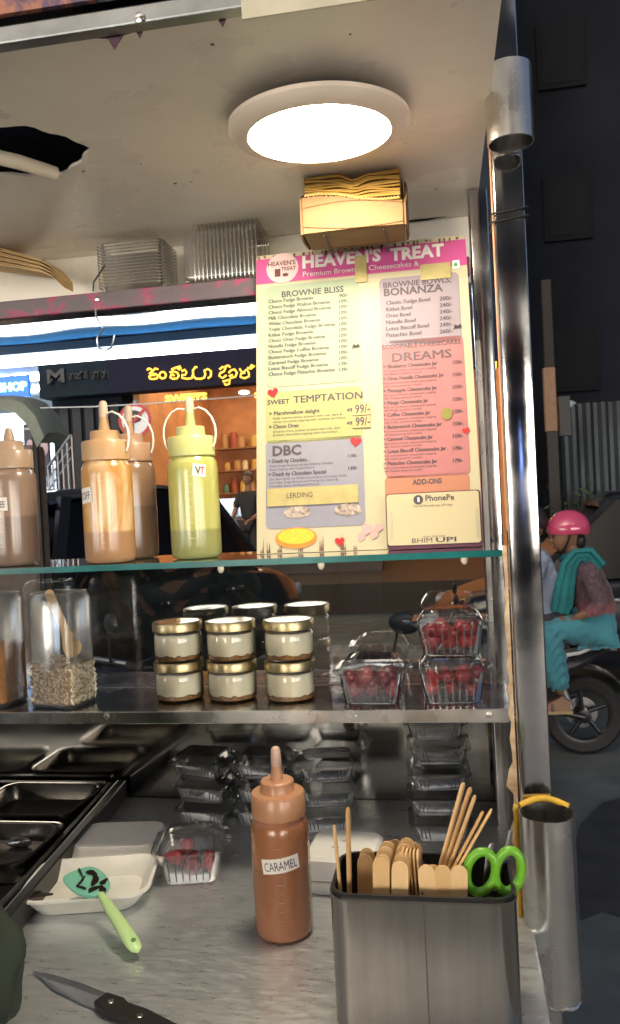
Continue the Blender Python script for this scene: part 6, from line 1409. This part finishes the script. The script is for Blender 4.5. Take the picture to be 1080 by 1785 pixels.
# ---- vendor at the left front of the counter
def stander(lb, base, face, shirt, trou, pose, sleeve=.45, grp=None, sc=1.0, fold=.002, sub=2):
    t = thing('person', lb, 'person', base, group=grp); f = Vector((*face, 0)).normalized(); l = Vector((-f.y, f.x, 0)); B = Vector(base)
    def w(a, b_, z): return B + (f * a + l * b_) * sc + Vector((0, 0, z * sc))
    N = {'pel': (w(0, 0, .93), (.15, .12)), 'wst': (w(.01, 0, 1.10), (.14, .11)), 'chs': (w(0, 0, 1.30), (.17, .13)), 'nkb': (w(0, 0, 1.45), .06), 'nk': (w(.01, 0, 1.52), .055)}
    for s_, k in ((1, 'l'), (-1, 'r')):
        e, h_ = pose[k]
        N['s' + k] = (w(0, s_ * .19, 1.39), .062); N['e' + k] = (w(*e), .046); N['w' + k] = (w(*h_), .029)
        N['h' + k] = (w(0, s_ * .09, .90), .10); N['k' + k] = (w(.02, s_ * .10, .50), .065); N['a' + k] = (w(-.01, s_ * .11, .10), .042)
    E1 = [('pel', 'wst'), ('wst', 'chs'), ('chs', 'nkb'), ('nkb', 'nk')]
    for k in 'lr': E1 += [('chs', 's' + k), ('s' + k, 'e' + k), ('e' + k, 'w' + k), ('pel', 'h' + k), ('h' + k, 'k' + k), ('k' + k, 'a' + k)]
    hc2 = w(.02, 0, 1.64); wl = []
    def ex_(mb):
        wl.append(head_into(mb, hc2, f, sc)); mb.tube([w(.005, 0, 1.46), w(.01, 0, 1.58)], [.055 * sc, .05 * sc], 12)
        for k in 'lr': d = N['w' + k][0] - N['e' + k][0]; hand_into(mb, N['w' + k][0], d, f * .3 + Vector((0, 0, -1)), sc)
        for s_ in (1, -1): mb.loft([[w(x, s_ * .11 + y * w_, z) for y, z in ((-1, .002), (-.8, h_), (.8, h_), (1, .002))] for x, w_, h_ in ((-.07, .035, .06), (0, .042, .09), (.09, .046, .05), (.17, .036, .03))])
    sca = lambda v, q_: tuple(x * q_ * sc for x in v) if isinstance(v, tuple) else v * q_ * sc
    skin('body', {k: (v[0], sca(v[1], .86)) for k, v in N.items()}, E1, 'pel', SK, t, 2, ex_); face_parts(wl[0], t)
    U = {k: N[k] for k in ('pel', 'wst', 'chs', 'nkb', 'sl', 'sr')}; E2 = [('pel', 'wst'), ('wst', 'chs'), ('chs', 'nkb'), ('chs', 'sl'), ('chs', 'sr')]
    for k in 'lr':
        if sleeve < 1: U['m' + k] = (lerp(N['s' + k][0], N['e' + k][0], sleeve * 1.6), .062); E2.append(('s' + k, 'm' + k))
        else:
            U['e' + k] = (N['e' + k][0], .056); U['m' + k] = (lerp(N['e' + k][0], N['w' + k][0], .85), .042); E2 += [('s' + k, 'e' + k), ('e' + k, 'm' + k)]
    skin('shirt', {k: (v[0], sca(v[1], 1.08)) for k, v in U.items()}, E2, 'pel', shirt, t, sub, None, fold)
    T = {'pel': (w(0, 0, .95), (.15, .125))}
    for k in 'lr': T['h' + k] = (N['h' + k][0], .112); T['k' + k] = (N['k' + k][0], .085); T['a' + k] = (N['a' + k][0], .072)
    skin('trousers', {k: (v[0], sca(v[1], 1)) for k, v in T.items()}, [('pel', 'hl'), ('hl', 'kl'), ('kl', 'al'), ('pel', 'hr'), ('hr', 'kr'), ('kr', 'ar')], 'pel', trou, t)
    hr = MB().sphere((0, 0, 0), (.108, .088, .118), 20, 12, fn=lambda q_, d_: Vector((q_.x, q_.y, max(q_.z, -.07 if d_.x < -.1 else .035))))
    MB().add([hc2 + (f * (v.x - .012) + l * v.y) * sc + Vector((0, 0, v.z + .022)) * sc for v in hr.v], hr.f).build('hair', HAIR, t, world=True, smooth=60)
    return t
ol_ = mat('dark_olive_cloth', (.022, .032, .020), .85, var=.25, vscale=16, bump=.6, bscale=18)
stander('person in dark olive long-sleeved top leaning in at the left counter edge', (-.74, .47, .001), (.45, .9), ol_, mat('black_trousers', (.015, .015, .018), .8),
        {'l': ((.12, .26, 1.12), (.30, .16, 1.12)), 'r': ((.318, -.158, 1.11), (.40, .06, 1.08))}, sleeve=1.0, sc=1.0, fold=.014, sub=4)
stander('shop worker in black standing inside the sweet shop', (fx(433, 850, 12.8), 12.8, floor_z + .001), (-.4, -1), mat('black_shirt', (.012, .012, .014), .8), mat('black_trousers', (.015, .015, .018), .8), {'l': ((.08, .26, 1.08), (.25, .2, 1.0)), 'r': ((.08, -.26, 1.08), (.25, -.2, 1.0))}, grp='people in the shops')
stander('customer in a brown top outside the bright shop', (fx(94, 800, 11.6), 11.6, ROAD + .001), (.3, -1), mat('brown_shirt', (.20, .16, .11), .8, var=.3, vscale=12), mat('black_trousers', (.015, .015, .018), .8), {'l': ((.03, .26, 1.1), (.1, .28, .9)), 'r': ((.03, -.26, 1.1), (.1, -.28, .9))}, grp='people in the shops', sc=1.02)
# ---- canvas-topped vehicle at far left
aq = P(85, 760, Y=4.6); az = P(40, 690, Y=4.6).z
ar = thing('canvas_canopy', 'rounded grey-green canvas canopy of a parked cart at far left', 'canopy', (aq.x - .5, 4.6, ROAD))
cv = mat('grey_canvas', (.20, .22, .18), .85, var=.2, vscale=8, bump=.4, bscale=25)
xr, xl_ = aq.x + .02, aq.x - 1.6; zl = P(95, 755, Y=4.6).z
prof = [(xr, zl), (xr - .05, lerp(zl, az, .55)), (xr - .13, lerp(zl, az, .9)), (xr - .22, az), (xl_ + .2, az + .05), (xl_, zl)]
inn = [(x + (.04 if x < xr - .8 else -.05), z - .06) for x, z in prof]
MB().loft([[Vector((x, y, z + dz)) for x, z in prof] + [Vector((x, y, z + dz)) for x, z in reversed(inn)] for y, dz in ((4.5, -.03), (4.55, 0), (4.7, .01), (4.8, 0))]).build('canopy', cv, ar, world=True, smooth=50)
MB().box(xl_, 4.62, ROAD + .3, xr - .14, 4.79, az - .30).build('body', mat('cart_body_tan', (.16, .12, .09), .6, var=.2), ar, world=True, smooth=0, bevel=.03)
for x in (xl_ + .06, xr - .1): MB().tube([(x, 4.58, ROAD + .001), (x, 4.58, az - .1)], .02, 8).build('upright', BLACK, ar, world=True)
